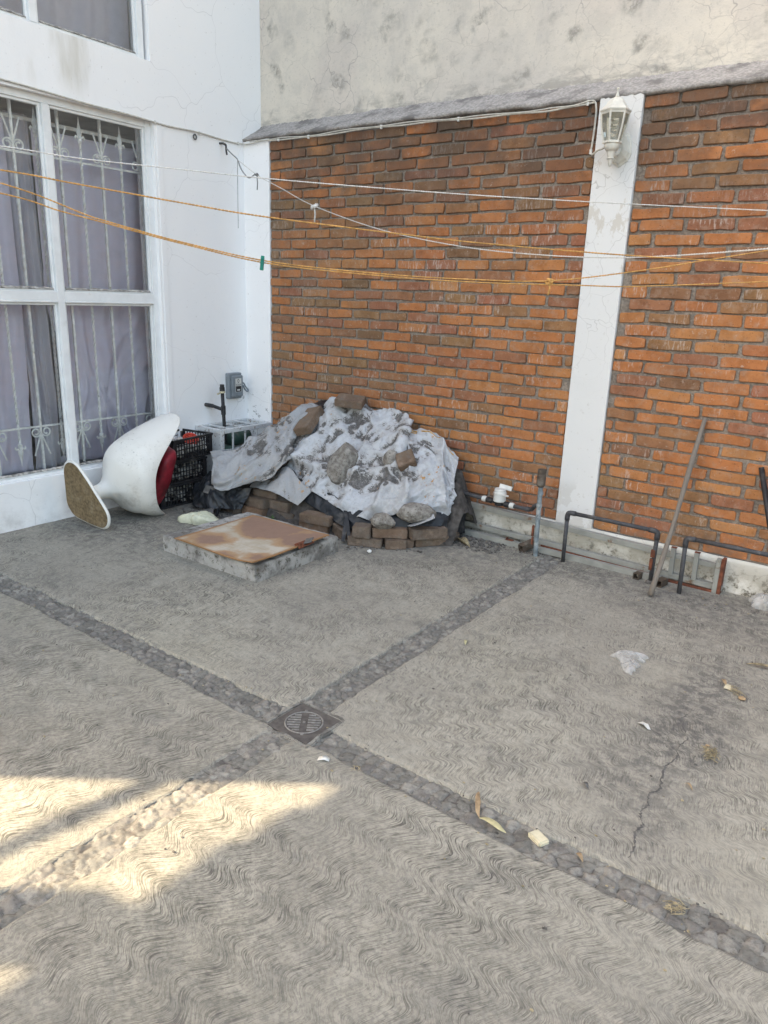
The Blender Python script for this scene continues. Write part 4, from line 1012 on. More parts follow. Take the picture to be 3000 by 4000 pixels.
# ================================================================ CISTERN HATCH
ht = thing('concrete_hatch', 'low concrete hatch with rusty painted steel lid', 'hatch', (-3.18, 3.0, 0))
P = []
mb = MB()
def roughbox(mb, x0, x1, y0, y1, z0, z1, amp, seed, res=.02):
    bm = bmesh.new(); bmesh.ops.create_cube(bm, size=1)
    bmesh.ops.scale(bm, vec=(x1-x0, y1-y0, z1-z0), verts=bm.verts); bmesh.ops.translate(bm, vec=((x0+x1)/2, (y0+y1)/2, (z0+z1)/2), verts=bm.verts)
    bmesh.ops.bevel(bm, geom=bm.edges[:], offset=.0045, segments=2, affect='EDGES')
    ln = max(x1-x0, y1-y0); bmesh.ops.subdivide_edges(bm, edges=[e for e in bm.edges if e.calc_length() > res*3], cuts=int(min(16, ln/res/2)), use_grid_fill=True)
    P = np.array([v.co[:] for v in bm.verts]); D = np.stack([fbm(P[:, 0]*22, P[:, 1]*22, P[:, 2]*22, s=seed+k)-.5 for k in range(3)], 1)*amp*2
    P = P+D; bm.verts.index_update(); fs = [[v.index for v in f.verts] for f in bm.faces]; bm.free()
    mb.add([tuple(p) for p in P], fs)
roughbox(mb, -3.575, -2.765, 2.655, 3.362, -.03, .098, .006, 3.); mb.build('curb', M['curb'], ht)
mb = MB(); nx = 24; P = []
for i in range(nx):
    r = []
    for j in range(nx):
        x = -3.425+.665*i/(nx-1); y = 2.628+.64*j/(nx-1); r.append((x, y, .123+.008*math.sin(2.6*(x+y))+.004*math.sin(9*x)+.012*max(0, (i-nx+5)/5)*max(0, (6-j)/6)))
    P.append(r)
mb.grid(P); mb.build('lid', M['lid'], ht, solid=.006)
mb = MB(); mb.box((-2.765, 3.05, .131), (.05, .12, .006), rotm(0, 6, 4)); mb.tube([(-2.78, 2.985, .137), (-2.78, 3.115, .138)], .007, 8); mb.box((-2.74, 2.99, .14), (.012, .03, .03)); mb.build('hasp', M['rust'], ht)
mb = MB(); mb.box((-2.742, 3.06, .153), (.05, .055, .004), rotm(15, -18, 20)); tag(mb.build('roof_scrap', M['cement_dark']), 'small dark square scrap on the rusty lid corner', 'scrap')

# ================================================================ RUBBLE PILE UNDER TARPS
TM = [[(-3.705, 4.2, .732), (-3.603, 4.22, .777), (-3.493, 4.24, .798), (-3.273, 4.25, .797), (-3.177, 4.26, .746), (-3.086, 4.26, .77), (-2.907, 4.26, .748), (-2.862, 4.22, .637), (-2.754, 4.26, .68), (-2.612, 4.26, .608), (-2.446, 4.22, .498)],
      [(-3.654, 4.041, .614), (-3.563, 4.038, .624), (-3.409, 4.019, .616), (-3.191, 4.012, .599), (-3.068, 4.012, .548), (-2.934, 4.019, .555), (-2.781, 4.039, .556), (-2.72, 4.038, .494), (-2.607, 4.105, .525), (-2.498, 4.125, .473), (-2.394, 4.124, .436)],
      [(-3.639, 3.925, .491), (-3.556, 3.899, .468), (-3.355, 3.84, .436), (-3.136, 3.817, .405), (-2.986, 3.807, .357), (-2.811, 3.82, .35), (-2.683, 3.86, .369), (-2.607, 3.899, .351), (-2.49, 3.992, .369), (-2.412, 4.031, .335), (-2.366, 4.071, .365)],
      [(-3.663, 3.85, .354), (-3.588, 3.8, .299), (-3.334, 3.7, .245), (-3.112, 3.66, .202), (-2.933, 3.64, .158), (-2.715, 3.66, .139), (-2.611, 3.72, .175), (-2.522, 3.8, .199), (-2.399, 3.92, .203), (-2.35, 3.98, .182), (-2.363, 4.06, .279)]]
TL = [[(-4.136, 3.55, .368), (-3.973, 3.62, .403), (-3.945, 3.78, .489), (-3.89, 3.88, .547), (-3.833, 4.0, .625), (-3.726, 4.15, .73), (-3.621, 4.2, .715)],
      [(-4.001, 3.46, .307), (-3.872, 3.48, .298), (-3.78, 3.6, .365), (-3.693, 3.7, .424), (-3.657, 3.835, .513), (-3.636, 3.96, .597), (-3.571, 4.05, .62)],
      [(-3.959, 3.45, .22), (-3.859, 3.42, .168), (-3.697, 3.5, .223), (-3.577, 3.6, .287), (-3.559, 3.75, .387), (-3.616, 3.85, .451), (-3.59, 3.98, .51)]]
TF = [[(-3.809, 3.70, .215), (-3.694, 3.72, .262), (-3.546, 3.74, .345), (-3.404, 3.70, .285), (-3.273, 3.69, .236)],
      [(-3.795, 3.63, .197), (-3.68, 3.63, .228), (-3.53, 3.63, .268), (-3.41, 3.63, .227), (-3.29, 3.63, .185)],
      [(-3.782, 3.58, .189), (-3.669, 3.58, .193), (-3.522, 3.58, .193), (-3.415, 3.58, .173), (-3.311, 3.58, .147)]]
def spline_grid(rows, nu, nv):
    A = np.array(rows, float)
    def interp(A, n):     # along axis 0
        m = len(A); E = np.concatenate([(2*A[:1]-A[1:2]), A, (2*A[-1:]-A[-2:-1])]); o = []
        for i in range(n):
            f = i/(n-1)*(m-1); k = min(int(f), m-2); t = f-k; a, b, c, d = E[k:k+4]
            o.append(.5*(2*b+(c-a)*t+(2*a-5*b+4*c-d)*t*t+(3*b-a-3*c+d)*t**3))
        return np.array(o)
    B = interp(A, nv); return np.swapaxes(interp(np.swapaxes(B, 0, 1), nu), 0, 1)      # [nv][nu][3]
def tarp_mesh(name, rows, nu, nv, m, seed, lab, amp=1., edge=.012, lift=.0, folds=()):
    S = spline_grid(rows, nu, nv)
    du = np.gradient(S, axis=1); dv = np.gradient(S, axis=0); N = np.cross(du, dv); N /= np.linalg.norm(N, axis=2, keepdims=True)
    N[N[..., 1] > 0] *= -1
    U = np.cumsum(np.linalg.norm(du, axis=2), 1); V = np.cumsum(np.linalg.norm(dv, axis=2), 0)
    wu = U+.10*(fbm(U*3, V*3, s=seed)-.5)+.04*(fbm(U*9, V*9, s=seed+1)-.5); wv = V+.10*(fbm(U*3+7, V*3, s=seed+2)-.5)
    def crease(x, y, s, k):          # sharp-crested tent folds
        return np.clip(1-np.abs(2*vnoise(x, y, None, s)-1)*k, 0, 1)
    c1 = crease(wu*4.6+wv*1.4, wv*2.1-wu*.6, seed+3, 1.5)
    c2 = crease(wu*7-wv*5, wv*5+wu*3, seed+5, 1.7)
    c3 = crease(wu*16+wv*7, wv*14-wu*5, seed+7, 1.8)
    big = fbm(U*2.4, V*2.4, s=seed+9, oct=2)-.5
    def facets(x, y, s):
        I = np.floor(x); J = np.floor(y); d1 = np.full(x.shape, 9.); d2 = d1.copy()
        for a in range(-1, 2):
            for b in range(-1, 2):
                d = np.hypot(I+a+_h(I+a, J+b, 0*I, s)-x, J+b+_h(I+a, J+b, 0*I+1, s)-y); m = d < d1; d2 = np.where(m, d1, np.minimum(d2, d)); d1 = np.where(m, d, d1)
        return np.clip(d2-d1, 0, 1)
    f1 = facets(wu*5.5+wv*2, wv*5-wu, seed+13); f2 = facets(wu*13-wv*5, wv*10+wu*4, seed+17)
    h = .06*big+.030*(c1-.4)+.017*(c2-.4)+.007*(c3-.4)-.034*(f1-.4)-.017*(f2-.4)
    for (ua, va, ub, vb, w_, hh) in folds:   # long drape folds, in 0..1 parameter space
        uu = np.linspace(0, 1, nu)[None, :].repeat(nv, 0)+.03*(fbm(U*5, V*5, s=seed+11)-.5); vv = np.linspace(0, 1, nv)[:, None].repeat(nu, 1)
        t = np.clip(((uu-ua)*(ub-ua)+(vv-va)*(vb-va))/((ub-ua)**2+(vb-va)**2), 0, 1)
        d = np.hypot(uu-ua-t*(ub-ua), (vv-va-t*(vb-va))*.7)
        h = h+1.5*hh*np.exp(-(d/w_)**2)*(1-.3*t)
    P = S+N*(h*amp+lift)[..., None]
    # dirt sits where the cloth is hollow or lies flat enough to hold it
    lap = np.gradient(np.gradient(h, axis=0), axis=0)+np.gradient(np.gradient(h, axis=1), axis=1)
    tint = np.clip(.30+.30*f1+.32*f2*(.4+f1)-.32*c2*c1-.22*c3+2.*np.clip(-big, -.1, .1), 0, 1)
    for q in (0, -1):
        P[q] += (fbm(np.arange(nu)*.13, np.full(nu, seed))[:, None]-.5)*np.array([edge, -edge, 2*edge])
    P[..., 2] = np.maximum(P[..., 2], .012); P[..., 1] = np.minimum(P[..., 1], 4.325)
    mb = MB(); mb.grid([[tuple(P[j, i]) for j in range(nv)] for i in range(nu)]); mb.t = [float(tint[j, i]) for i in range(nu) for j in range(nv)]
    o = mb.build(name, m, smooth=True, solid=.003); return tag(o, lab, 'tarp'), P
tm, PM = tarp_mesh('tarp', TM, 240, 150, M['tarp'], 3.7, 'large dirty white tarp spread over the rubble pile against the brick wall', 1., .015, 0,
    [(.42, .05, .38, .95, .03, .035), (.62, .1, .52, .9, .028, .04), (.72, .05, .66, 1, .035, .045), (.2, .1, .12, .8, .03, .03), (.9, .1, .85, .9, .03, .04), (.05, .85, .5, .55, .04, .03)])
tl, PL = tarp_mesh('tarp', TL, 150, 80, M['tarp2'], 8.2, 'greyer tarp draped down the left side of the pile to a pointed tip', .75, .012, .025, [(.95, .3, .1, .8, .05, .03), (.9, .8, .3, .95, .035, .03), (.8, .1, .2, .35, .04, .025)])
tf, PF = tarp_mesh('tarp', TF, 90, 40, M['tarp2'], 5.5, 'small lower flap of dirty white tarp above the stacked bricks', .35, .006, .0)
# hollow of the pile itself
ctl = np.concatenate([np.array(r) for r in TM+TL])
X, Y = np.meshgrid(np.linspace(-4.22, -2.28, 110), np.linspace(3.42, 4.335, 60), indexing='ij')
D = np.hypot(X[..., None]-ctl[:, 0], Y[..., None]-ctl[:, 1])+.02; W_ = D**-4; Z = (W_*ctl[:, 2]).sum(-1)/W_.sum(-1)
inner = np.clip((D.min(-1)-.06)/.16, 0, 1); Z = (Z-.055)*(1-inner)
front = np.clip((Y-(3.56+np.clip((X+2.75)*.75, 0, 1)))/.12, 0, 1)
Z = Z*front+.05*(fbm(X*16, Y*16, s=3.)-.5)*front-.03*(1-front)
mb = MB(); mb.grid([[(X[i, j], Y[i, j], max(-.03, Z[i, j])) for j in range(60)] for i in range(110)])
tag(mb.build('rubble_heap', M['earth'], smooth=False), 'dark heap of rubble and soil hidden beneath the tarps', 'rubble', kind='stuff')
# rusty hem line along the upper right of the tarp: part of the tarp
mb = MB()
for (a, b_, j) in ((150, 186, 6), (188, 236, 8), (150, 186, 10)): mb.tube([PM[j+int(6*math.sin(i*.25)*.3), i]+np.array([0, -.004, .004]) for i in range(a, b_, 3)], .0045, 6)
mb.build('hem', M['stain_edge'], tm, smooth=True)
# black sheeting below and behind the tarps
low = np.array(TM[3]); S0 = [tuple(p+np.array([.0, .05, .03])) for p in low[1:10]]; S1 = [tuple(p+np.array([.005, -.015, -.03])) for p in low[1:10]]; S2 = [(p[0]+.015, p[1]-.045, max(.07, p[2]-.08)) for p in low[1:10]]
o, _ = tarp_mesh('plastic_sheet', [S0, S1, S2], 140, 36, M['blackplastic'], 12.3, 'torn black plastic sheet showing below the front edge of the white tarp', .45, .03); o['category'] = 'plastic sheet'
BK = [[(-3.99, 4.28, .55), (-3.96, 4.30, .62), (-3.87, 4.31, .69), (-3.75, 4.31, .755), (-3.60, 4.30, .765)], [(-3.93, 4.18, .53), (-3.88, 4.19, .60), (-3.80, 4.19, .67), (-3.70, 4.19, .735), (-3.60, 4.18, .74)], [(-3.86, 4.10, .52), (-3.82, 4.1, .57), (-3.74, 4.1, .63), (-3.66, 4.1, .68), (-3.60, 4.1, .69)]]
o, _ = tarp_mesh('plastic_sheet', BK, 70, 36, M['blackplastic'], 15.1, 'black plastic sheet peeking out at the upper left of the pile', .4, .01); o['category'] = 'plastic sheet'
BL = [[(-4.22, 3.52, .20), (-4.10, 3.50, .27), (-3.98, 3.50, .23), (-3.86, 3.50, .20), (-3.74, 3.56, .19)], [(-4.24, 3.44, .13), (-4.10, 3.41, .16), (-3.97, 3.40, .14), (-3.85, 3.42, .12), (-3.74, 3.50, .12)], [(-4.22, 3.42, .03), (-4.10, 3.38, .02), (-3.97, 3.37, .03), (-3.86, 3.40, .05), (-3.76, 3.48, .05)]]
o, _ = tarp_mesh('plastic_sheet', BL, 100, 60, M['blackplastic'], 21.7, 'crumpled black plastic sheet on the floor under the tip of the grey tarp', .9, .02); o['category'] = 'plastic sheet'
RS = [[(-2.42, 4.19, .27), (-2.385, 4.20, .28), (-2.35, 4.23, .26)], [(-2.42, 4.10, .15), (-2.375, 4.12, .15), (-2.34, 4.20, .14)], [(-2.42, 4.06, .02), (-2.37, 4.10, .02), (-2.335, 4.19, .02)]]
o, _ = tarp_mesh('plastic_sheet', RS, 40, 50, M['blackplastic'], 25.7, 'black plastic hanging at the right end of the pile beside the yellow valve', .5, .01); o['category'] = 'plastic sheet'
# board on the left shoulder
mb = MB(); a = Vector((-4.21, 3.76, .335)); b = Vector((-3.90, 4.15, .615)); d = (b-a)
Fm = frame((a+b)/2, d, (.6, -.5, .3)).to_3x3(); mb.box((a+b)/2+Vector((0, 0, -.035)), (.06, .022, d.length), Fm)
tag(mb.build('board', M['plank'], bevel=.003), 'brown board leaning up the left side of the pile by the cage', 'board')
# loose bricks
def loose(c, rz, dims, lab, rx=0, ry=0, seed=1., mat_=None, group='loose old bricks around the pile'):
    mb = MB(); roughbox(mb, -dims[0]/2, dims[0]/2, -dims[1]/2, dims[1]/2, -dims[2]/2, dims[2]/2, .0035, seed, .012)
    A = rotm(rx, ry, rz); c = Vector(c); mb.v = [tuple(c+A @ Vector(v)) for v in mb.v]
    return tag(mb.build('loose_brick', M['oldbrick']), lab, 'brick', group)
def fb(p, rz, L, z, lab, seed, D=.11, H=.06, rx=0, ry=0):
    a = R(rz); return loose((p[0]-math.sin(a)*D/2, p[1]+math.cos(a)*D/2, z+H/2), rz, (L, D, H), lab, rx, ry, seed)
fb((-2.692, 3.535), 24, .225, 0, 'long brick on the floor at the left end of the front lower course', 1.1)
fb((-2.51, 3.631), 42, .135, 0, 'half brick on the floor between the two long lower front bricks', 2.2)
fb((-2.462, 3.715), 50, .06, 0, 'small brick chip wedged beside the half brick in the lower course', 3.3, .08, .055, 0, 8)
fb((-2.372, 3.850), 56, .235, 0, 'dark long brick on the floor at the right end of the front row', 4.4)
fb((-2.704, 3.515), 28, .115, .062, 'short brick set on the left end of the front lower course', 5.5, .10, .075)
fb((-2.566, 3.637), 36, .225, .062, 'long brick in the middle of the front upper course', 6.6, .11, .065)
fb((-2.362, 3.795), 54, .245, .062, 'large reddish brick topping the right end of the front row', 7.7, .12, .068)
fb((-2.345, 3.99), 66, .16, .062, 'dark brick behind the large reddish brick at the right end', 8.8, .10, .07)
fb((-2.335, 3.985), 66, .18, .0, 'buried dark brick under the back right brick', 8.9, .10, .06)
fb((-2.95, 3.575), -22, .15, 0, 'brick lying askew on the floor behind the hatch corner', 9.9, .12, .07, 0, 12)
fb((-3.119, 3.53), 10, .235, .062, 'long brick stacked behind the middle of the rusty lid', 10.1)
fb((-3.14, 3.545), 12, .22, 0, 'lower brick behind the middle of the rusty lid', 11.2)
fb((-3.711, 3.527), 2, .20, 0, 'lower brick at the left of the stack behind the hatch', 12.3)
fb((-3.475, 3.60), 2, .20, 0, 'lower brick at the right of the stack behind the hatch', 13.4)
fb((-3.726, 3.548), -2, .235, .062, 'long brownish brick in the upper row left of the stack', 14.5, .11, .068)
fb((-3.515, 3.60), 2, .175, .062, 'shorter brick in the upper row right of the stack', 15.6, .11, .068)
fb((-3.665, 3.61), 4, .22, .131, 'reddish brick on top of the stack under the tarp flap', 16.7, .11, .05)
fb((-3.905, 3.475), -6, .16, 0, 'brick half hidden by the black plastic left of the stack', 17.8)
loose((-3.325, 3.735, .125), 12, (.135, .10, .09), 'tilted brick propped at the right end of the tarp flap', 18, -12, 18.9)
loose((-3.34, 4.17, .808), 24, (.205, .13, .055), 'brick lying flat at the very top of the tarp', 16, 4, 19.1)
A = Vector((.052, -.2, -.115)).normalized(); c = Vector((-3.575, 3.985, .655))
o = loose((0, 0, 0), 0, (.13, .065, .26), 'long brick lying down the slope on the left shoulder of the tarp', 0, 0, 20.2)
Fx = frame(c, -A, (.98, .1, .25)); Fx = Fx @ Matrix.Rotation(R(90), 4, 'Z')
for v in o.data.vertices: v.co = Fx @ v.co
c = Vector((-2.69, 3.965, .505)); o = loose((0, 0, 0), 0, (.115, .12, .06), 'square half brick resting cornerwise on the right of the tarp', 0, 0, 21.3)
Fx = frame(c, (.12, -.70, .66), (1, 0, .0)) @ Matrix.Rotation(R(40), 4, 'Z')
for v in o.data.vertices: v.co = Fx @ v.co
# rocks
def rock(c, s, seed, lab, rot=None):
    mb = MB(); v, f = lump(c, s, seed, 4, .22, 1, rot); mb.add(v, f); o = mb.build('rock', M['rock']); return tag(o, lab, 'rock', 'rocks weighing down the tarp')
rock((-3.115, 3.815, .452), (.095, .08, .172), 4.3, 'large pitted grey rock in the middle of the tarp', rotm(-28, 8, 0))
rock((-2.80, 3.935, .505), (.046, .042, .068), 9.1, 'small pitted rock beside the square half brick', rotm(-20, 20, 0))
rock((-2.465, 3.765, .225), (.135, .075, .068), 13.7, 'wide rugged rock at the lower right edge of the tarp', rotm(0, 4, 40))
rock((-2.618, 3.625, .172), (.078, .058, .05), 17.2, 'rounded low rock above the middle of the front bricks', rotm(0, 0, 30))
mb = MB(); P = [[(-2.50, 3.735, .138), (-2.46, 3.71, .150), (-2.42, 3.70, .165)], [(-2.43, 3.80, .19), (-2.385, 3.775, .2), (-2.345, 3.76, .205)], [(-2.40, 3.84, .225), (-2.36, 3.815, .23), (-2.335, 3.80, .21)]]
S = spline_grid(P, 30, 30); mb.grid([[tuple(S[j, i]) for j in range(30)] for i in range(30)]); mb.t = [.35+.2*random.random() for _ in range(900)]
tag(mb.build('vinyl_scrap', M['tarp'], smooth=True, solid=.003), 'loose scrap of dirty white vinyl beside the wide rock', 'scrap')
mb = MB(); mb.box((-4.00, 3.395, .165), (.085, .06, .004), rotm(50, 5, 15)); tag(mb.build('felt_scrap', M['cement_dark']), 'small dark felt scrap on the black plastic', 'scrap')
mb = MB(); mb.box((-3.93, 3.30, .03), (.10, .085, .004), rotm(18, -10, 40)); tag(mb.build('felt_scrap', M['cement_dark']), 'dark felt scrap on the floor behind the yellowish bag', 'scrap')
mb = MB(); mb.box((-3.84, 3.33, .05), (.012, .05, .07), rotm(10, 20, 30)); tag(mb.build('felt_scrap', M['blackplastic']), 'upright dark sliver behind the yellowish bag', 'scrap')
for (p, q, lab) in (((-3.0, 3.70, .19), (-2.79, 3.50, .045), 'dark strip hanging from the black sheet beside the hatch'), ((-2.95, 3.70, .18), (-2.83, 3.49, .02), 'second dark strip hanging to the floor beside the hatch')):
    mb = MB(); mb.grid([[tuple(Vector(p)+Vector((-.012, -.004, 0))+(Vector(q)-Vector(p))*t+Vector((0, 0, .03*math.sin(math.pi*t)))) for t in np.linspace(0, 1, 14)], [tuple(Vector(p)+Vector((.012, .004, 0))+(Vector(q)-Vector(p))*t+Vector((0, 0, .03*math.sin(math.pi*t)))) for t in np.linspace(0, 1, 14)]])
    tag(mb.build('felt_strip', M['blackplastic'], solid=.004), lab, 'strip')
# debris gravel
rr = random.Random(5); mb = MB()
zones = [(-2.78, -2.2, 3.40, 3.7, 60), (-2.35, -2.0, 3.95, 4.3, 150), (-3.3, -2.9, 3.45, 3.7, 60), (-4.2, -3.7, 3.25, 3.5, 90), (-2.2, -1.75, 4.12, 4.3, 60), (-1.9, -.7, 4.14, 4.3, 110), (-3.5, -3.35, 3.55, 3.66, 40)]
for (x0, x1, y0, y1, n_) in zones:
    for k in range(n_*2):
        x = rr.uniform(x0, x1); y = rr.uniform(y0, y1)
        if y < 3.4+.75*(x+2.75) and x > -2.75: continue
        s = rr.uniform(.003, .011)*(1.2 if x0 < -2.3 or x0 == -2.35 else .9); v, f = lump((x, y, s*.5), (s, s*rr.uniform(.6, 1), s*.6), rr.random()*50, 1, .2); mb.add(v, f)
tag(mb.build('gravel', M['crumbs']), 'dark crumbs of rubble scattered along the foot of the pile and wall', 'gravel', kind='stuff')
# weed by the bricks
mb = MB(); rr = random.Random(3)
for k in range(16):
    a = rr.uniform(0, 6.28); l = rr.uniform(.04, .085); p0 = Vector((-3.50+rr.uniform(-.02, .02), 3.515+rr.uniform(-.02, .02), .01)); d = Vector((math.cos(a)*.6, math.sin(a)*.6, .8)).normalized(); sd_ = d.cross(Vector((0, 0, 1))).normalized()*.006
    mb.grid([[tuple(p0+d*l*t+Vector((0, 0, -.03*t*t))-sd_*math.sin(math.pi*min(.98, t+.1))) for t in np.linspace(0, 1, 6)], [tuple(p0+d*l*t+Vector((0, 0, -.03*t*t))+sd_*math.sin(math.pi*min(.98, t+.1))) for t in np.linspace(0, 1, 6)]])
tag(mb.build('weed', M['leafgreen']), 'small green weed growing between the bricks and the hatch', 'plant')

# ================================================================ PIPES AND STEEL ALONG THE WALL
wm = thing('water_meter', 'white capped water meter on a grey pipe run along the brick wall', 'water meter', (-2.1, 4.2, .3))
mb = MB(); mb.lathe([(.035, 0), (.041, .006), (.041, .05), (.043, .052), (.043, .064), (.039, .066), (.038, .082), (.034, .088)], Matrix.Translation((-2.095, 4.2, .285)), 24); mb.build('body', M['white'], wm)
mb = MB(); mb.box((-2.075, 4.235, .378), (.085, .012, .03), rotm(-18, 8, 8)); mb.b2(-2.075, -2.02, 4.168, 4.178, .335, .345); mb.build('flap', M['white'], wm, bevel=.002)
mb = MB(); mb.lathe([(.02, 0), (.03, .004), (.03, .026), (.034, .03)], Matrix.Translation((-2.095, 4.2, .258)), 16); mb.tube([(-2.19, 4.2, .283), (-2.15, 4.2, .281)], .02, 8); mb.tube([(-2.15, 4.2, .281), (-2.02, 4.2, .275)], .014, 8); mb.tube([(-2.055, 4.2, .276), (-2.02, 4.2, .275)], .021, 8); mb.build('coupling', M['blackpipe'], wm, bevel=.002)
for (x, z) in ((-2.205, .284), (-2.003, .275)):
    mb = MB(); mb.tube([(x-.015, 4.2, z), (x+.015, 4.2, z-.001)], .0185, 12); mb.tube([(x-.006, 4.2, z), (x+.006, 4.2, z)], .0205, 12); mb.build('nut', M['white'], wm)
mb = MB(); mb.tube([(-2.45, 4.2, .297), (-2.22, 4.2, .285)], .0135, 10); mb.tube([(-2.45, 4.2, .297), (-2.41, 4.2, .295)], .018, 10); mb.tube([(-2.345, 4.2, .292), (-2.325, 4.2, .291)], .017, 10)
mb.build('pipe', M['greypipe'], wm); mb = MB(); mb.tube(catmull([(-1.99, 4.2, .275), (-1.92, 4.2, .273), (-1.88, 4.2, .274), (-1.855, 4.19, .285), (-1.83, 4.165, .315), (-1.795, 4.145, .335)], 5), .0135, 10); mb.tube([(-1.905, 4.2, .273), (-1.88, 4.2, .274)], .017, 10); mb.build('pipe', M['greypipe'], wm, smooth=False)
vp = thing('standpipe', 'blue grey galvanised standpipe with brown cap in front of the brick wall', 'pipe', (-1.78, 4.135, 0))
mb = MB(); mb.tube([(-1.78, 4.135, -.02), (-1.79, 4.142, .25), (-1.795, 4.147, .47)], .0145, 12)
for z in (.24, .32, .40): mb.tube([(-1.79, 4.143, z), (-1.791, 4.143, z+.02)], .0175, 12)
mb.build('pipe', M['galv'], vp)
mb = MB(); mb.lathe([(.018, 0), (.027, .012), (.028, .02), (.028, .075), (.025, .078), (.025, .09), (.027, .092), (.027, .112), (.020, .113), (.020, .106)], Matrix.Translation((-1.796, 4.148, .448)), 18); mb.build('cap', M['brownplastic'], vp, bevel=.0015)
mb = MB(); mb.box((-1.808, 4.125, .165), (.012, .02, .07)); mb.box((-1.806, 4.125, .10), (.01, .016, .05)); mb.build('bracket', M['rust'], vp, bevel=.002)
vv = thing('valve', 'shut off valve with long yellow lever at the right end of the pile', 'valve', (-2.42, 4.17, 0))
mb = MB(); mb.tube([(-2.365, 4.12, -.02), (-2.378, 4.14, .15), (-2.42, 4.20, .29)], .0135, 10); mb.tube([(-2.376, 4.137, .13), (-2.389, 4.155, .20)], .02, 8); mb.tube([(-2.42, 4.199, .27), (-2.42, 4.201, .315)], .018, 10); mb.build('pipe', M['greypipe'], vv)
mb = MB(); mb.box((-2.382, 4.083, .090), (.024, .007, .090), rotm(4, 6, 40)); mb.box((-2.378, 4.083, .15), (.014, .009, .05), rotm(0, 8, 40)); mb.tube([(-2.385, 4.16, .165), (-2.378, 4.085, .165)], .008, 8); mb.build('lever', M['yellow'], vv, bevel=.002)
# steel frame lying against the plinth
def sq(mb, a, b, t, mi=0, ref=(0, 0, 1)):
    a = Vector(a); b = Vector(b); d = b-a; F = frame((a+b)/2, d, ref).to_3x3(); mb.box((a+b)/2, (t, t, d.length), F, mi)
def hollow(mb, a, b, t, w_=.003):
    a = Vector(a); b = Vector(b); d = b-a; F = frame((a+b)/2, d).to_3x3(); c = (a+b)/2
    for s in (-1, 1):
        mb.box(c+F @ Vector((s*(t/2-w_/2), 0, 0)), (w_, t, d.length), F); mb.box(c+F @ Vector((0, s*(t/2-w_/2), 0)), (t-2*w_-.0004, w_, d.length), F)
sf = thing('steel_frame', 'long grey steel frame lying on edge along the plinth with a rusty end', 'frame', (-1.5, 4.29, 0))
mb = MB(); sq(mb, (-2.44, 4.296, .197), (-1.0, 4.292, .157), .034); sq(mb, (-1.0, 4.2925, .1565), (-.72, 4.2925, .148), .028); mb.build('top_rail', M['steel'], sf, bevel=.002)
mb = MB(); sq(mb, (-2.44, 4.285, .062), (-.70, 4.285, .028), .032); mb.build('bottom_rail', M['steel'], sf, bevel=.002)
for x in (-.985, -.855):
    mb = MB(); sq(mb, (x, 4.271, .044), (x-.004, 4.273, .205), .026, ref=(1, 0, 0)); mb.build('upright', M['steel'], sf, bevel=.002)
    mb = MB(); mb.b2(x-.018, x+.012, 4.266, 4.29, .2055, .2095); mb.build('rust_edge', M['rust'], sf)
mb = MB(); sq(mb, (-.735, 4.262, .0), (-.735, 4.262, .205), .026, ref=(1, 0, 0)); mb.build('upright', M['steel'], sf, bevel=.002)
mb = MB(); mb.b2(-.7215, -.703, 4.246, 4.30, -.005, .207); mb.b2(-1.0, -.722, 4.250, 4.268, -.004, .012); mb.build('end_plate', M['rust'], sf, bevel=.002)
def tube_thing(a, b, t, lab, m='steel'):
    mb = MB(); hollow(mb, a, b, t); return tag(mb.build('steel_tube', M[m]), lab, 'tube', 'square steel tubes on the floor along the wall')
tube_thing((-1.865, 4.228, .017), (-.985, 4.214, .017), .032, 'long grey square tube on the floor along the plinth behind the first pipe hoop')
tube_thing((-2.37, 4.215, .020), (-1.925, 4.205, .020), .036, 'shorter grey square tube on the floor left of the standpipe')
tube_thing((-1.845, 4.23, .050), (-1.885, 4.135, .026), .044, 'short brown square tube end pointing out of the tubes left of the standpipe', 'brownplastic')
tube_thing((-.995, 4.20, .022), (-1.01, 4.12, .022), .040, 'short dark square tube end pointing out beside the wooden stick', 'brownplastic')
tube_thing((-1.14, 4.21, .020), (-1.15, 4.155, .020), .036, 'tiny dark square tube end at the foot of the first pipe hoop', 'brownplastic')
mb = MB(); mb.box((-2.0, 4.205, .0405), (.05, .03, .004)); mb.box((-2.02, 4.205, .048), (.006, .028, .012)); tag(mb.build('rust_tab', M['rust']), 'small rusty tab on the short grey square tube', 'tab')
mb = MB(); sq(mb, (-1.80, 4.256, .034), (-1.02, 4.25, .018), .012); tag(mb.build('rust_gap_bar', M['rust']), 'thin added bar for the rust line and dark shaded gap between the grey frame and the long square tube', 'bar')  # dark bar added for the rust line and gap shade between rail and tube
# hoops
def hoop(pts, lab):
    h = thing('pipe_hoop', lab, 'pipe', pts[0], 'dark pipe hoops standing out of the floor'); r = .0125
    a, b, c, d = [Vector(p) for p in pts]; rad = .03
    def corner(p, q, s): u = (q-p).normalized(); v = (s-p).normalized(); return [p+u*rad, p+u*rad*.42+v*rad*.08, p+u*rad*.08+v*rad*.42, p+v*rad]
    mb = MB(); mb.tube([a, b+(a-b).normalized()*rad], r, 12); mb.build('leg', M['greypipe'], h, smooth=True)
    mb = MB(); mb.tube([b+(c-b).normalized()*rad, c+(b-c).normalized()*rad], r, 12); mb.build('crossbar', M['greypipe'], h, smooth=True)
    mb = MB(); mb.tube([c+(d-c).normalized()*rad, d], r, 12); mb.build('leg', M['greypipe'], h, smooth=True)
    for (p, q, s) in ((b, a, c), (c, b, d)):
        mb = MB(); k = corner(p, q, s); u = (q-p).normalized(); v = (s-p).normalized()
        mb.tube([p+u*.05]+catmull(k, 4)+[p+v*.05], .0155, 12); mb.build('elbow', M['greypipe'], h, smooth=True)
    return h
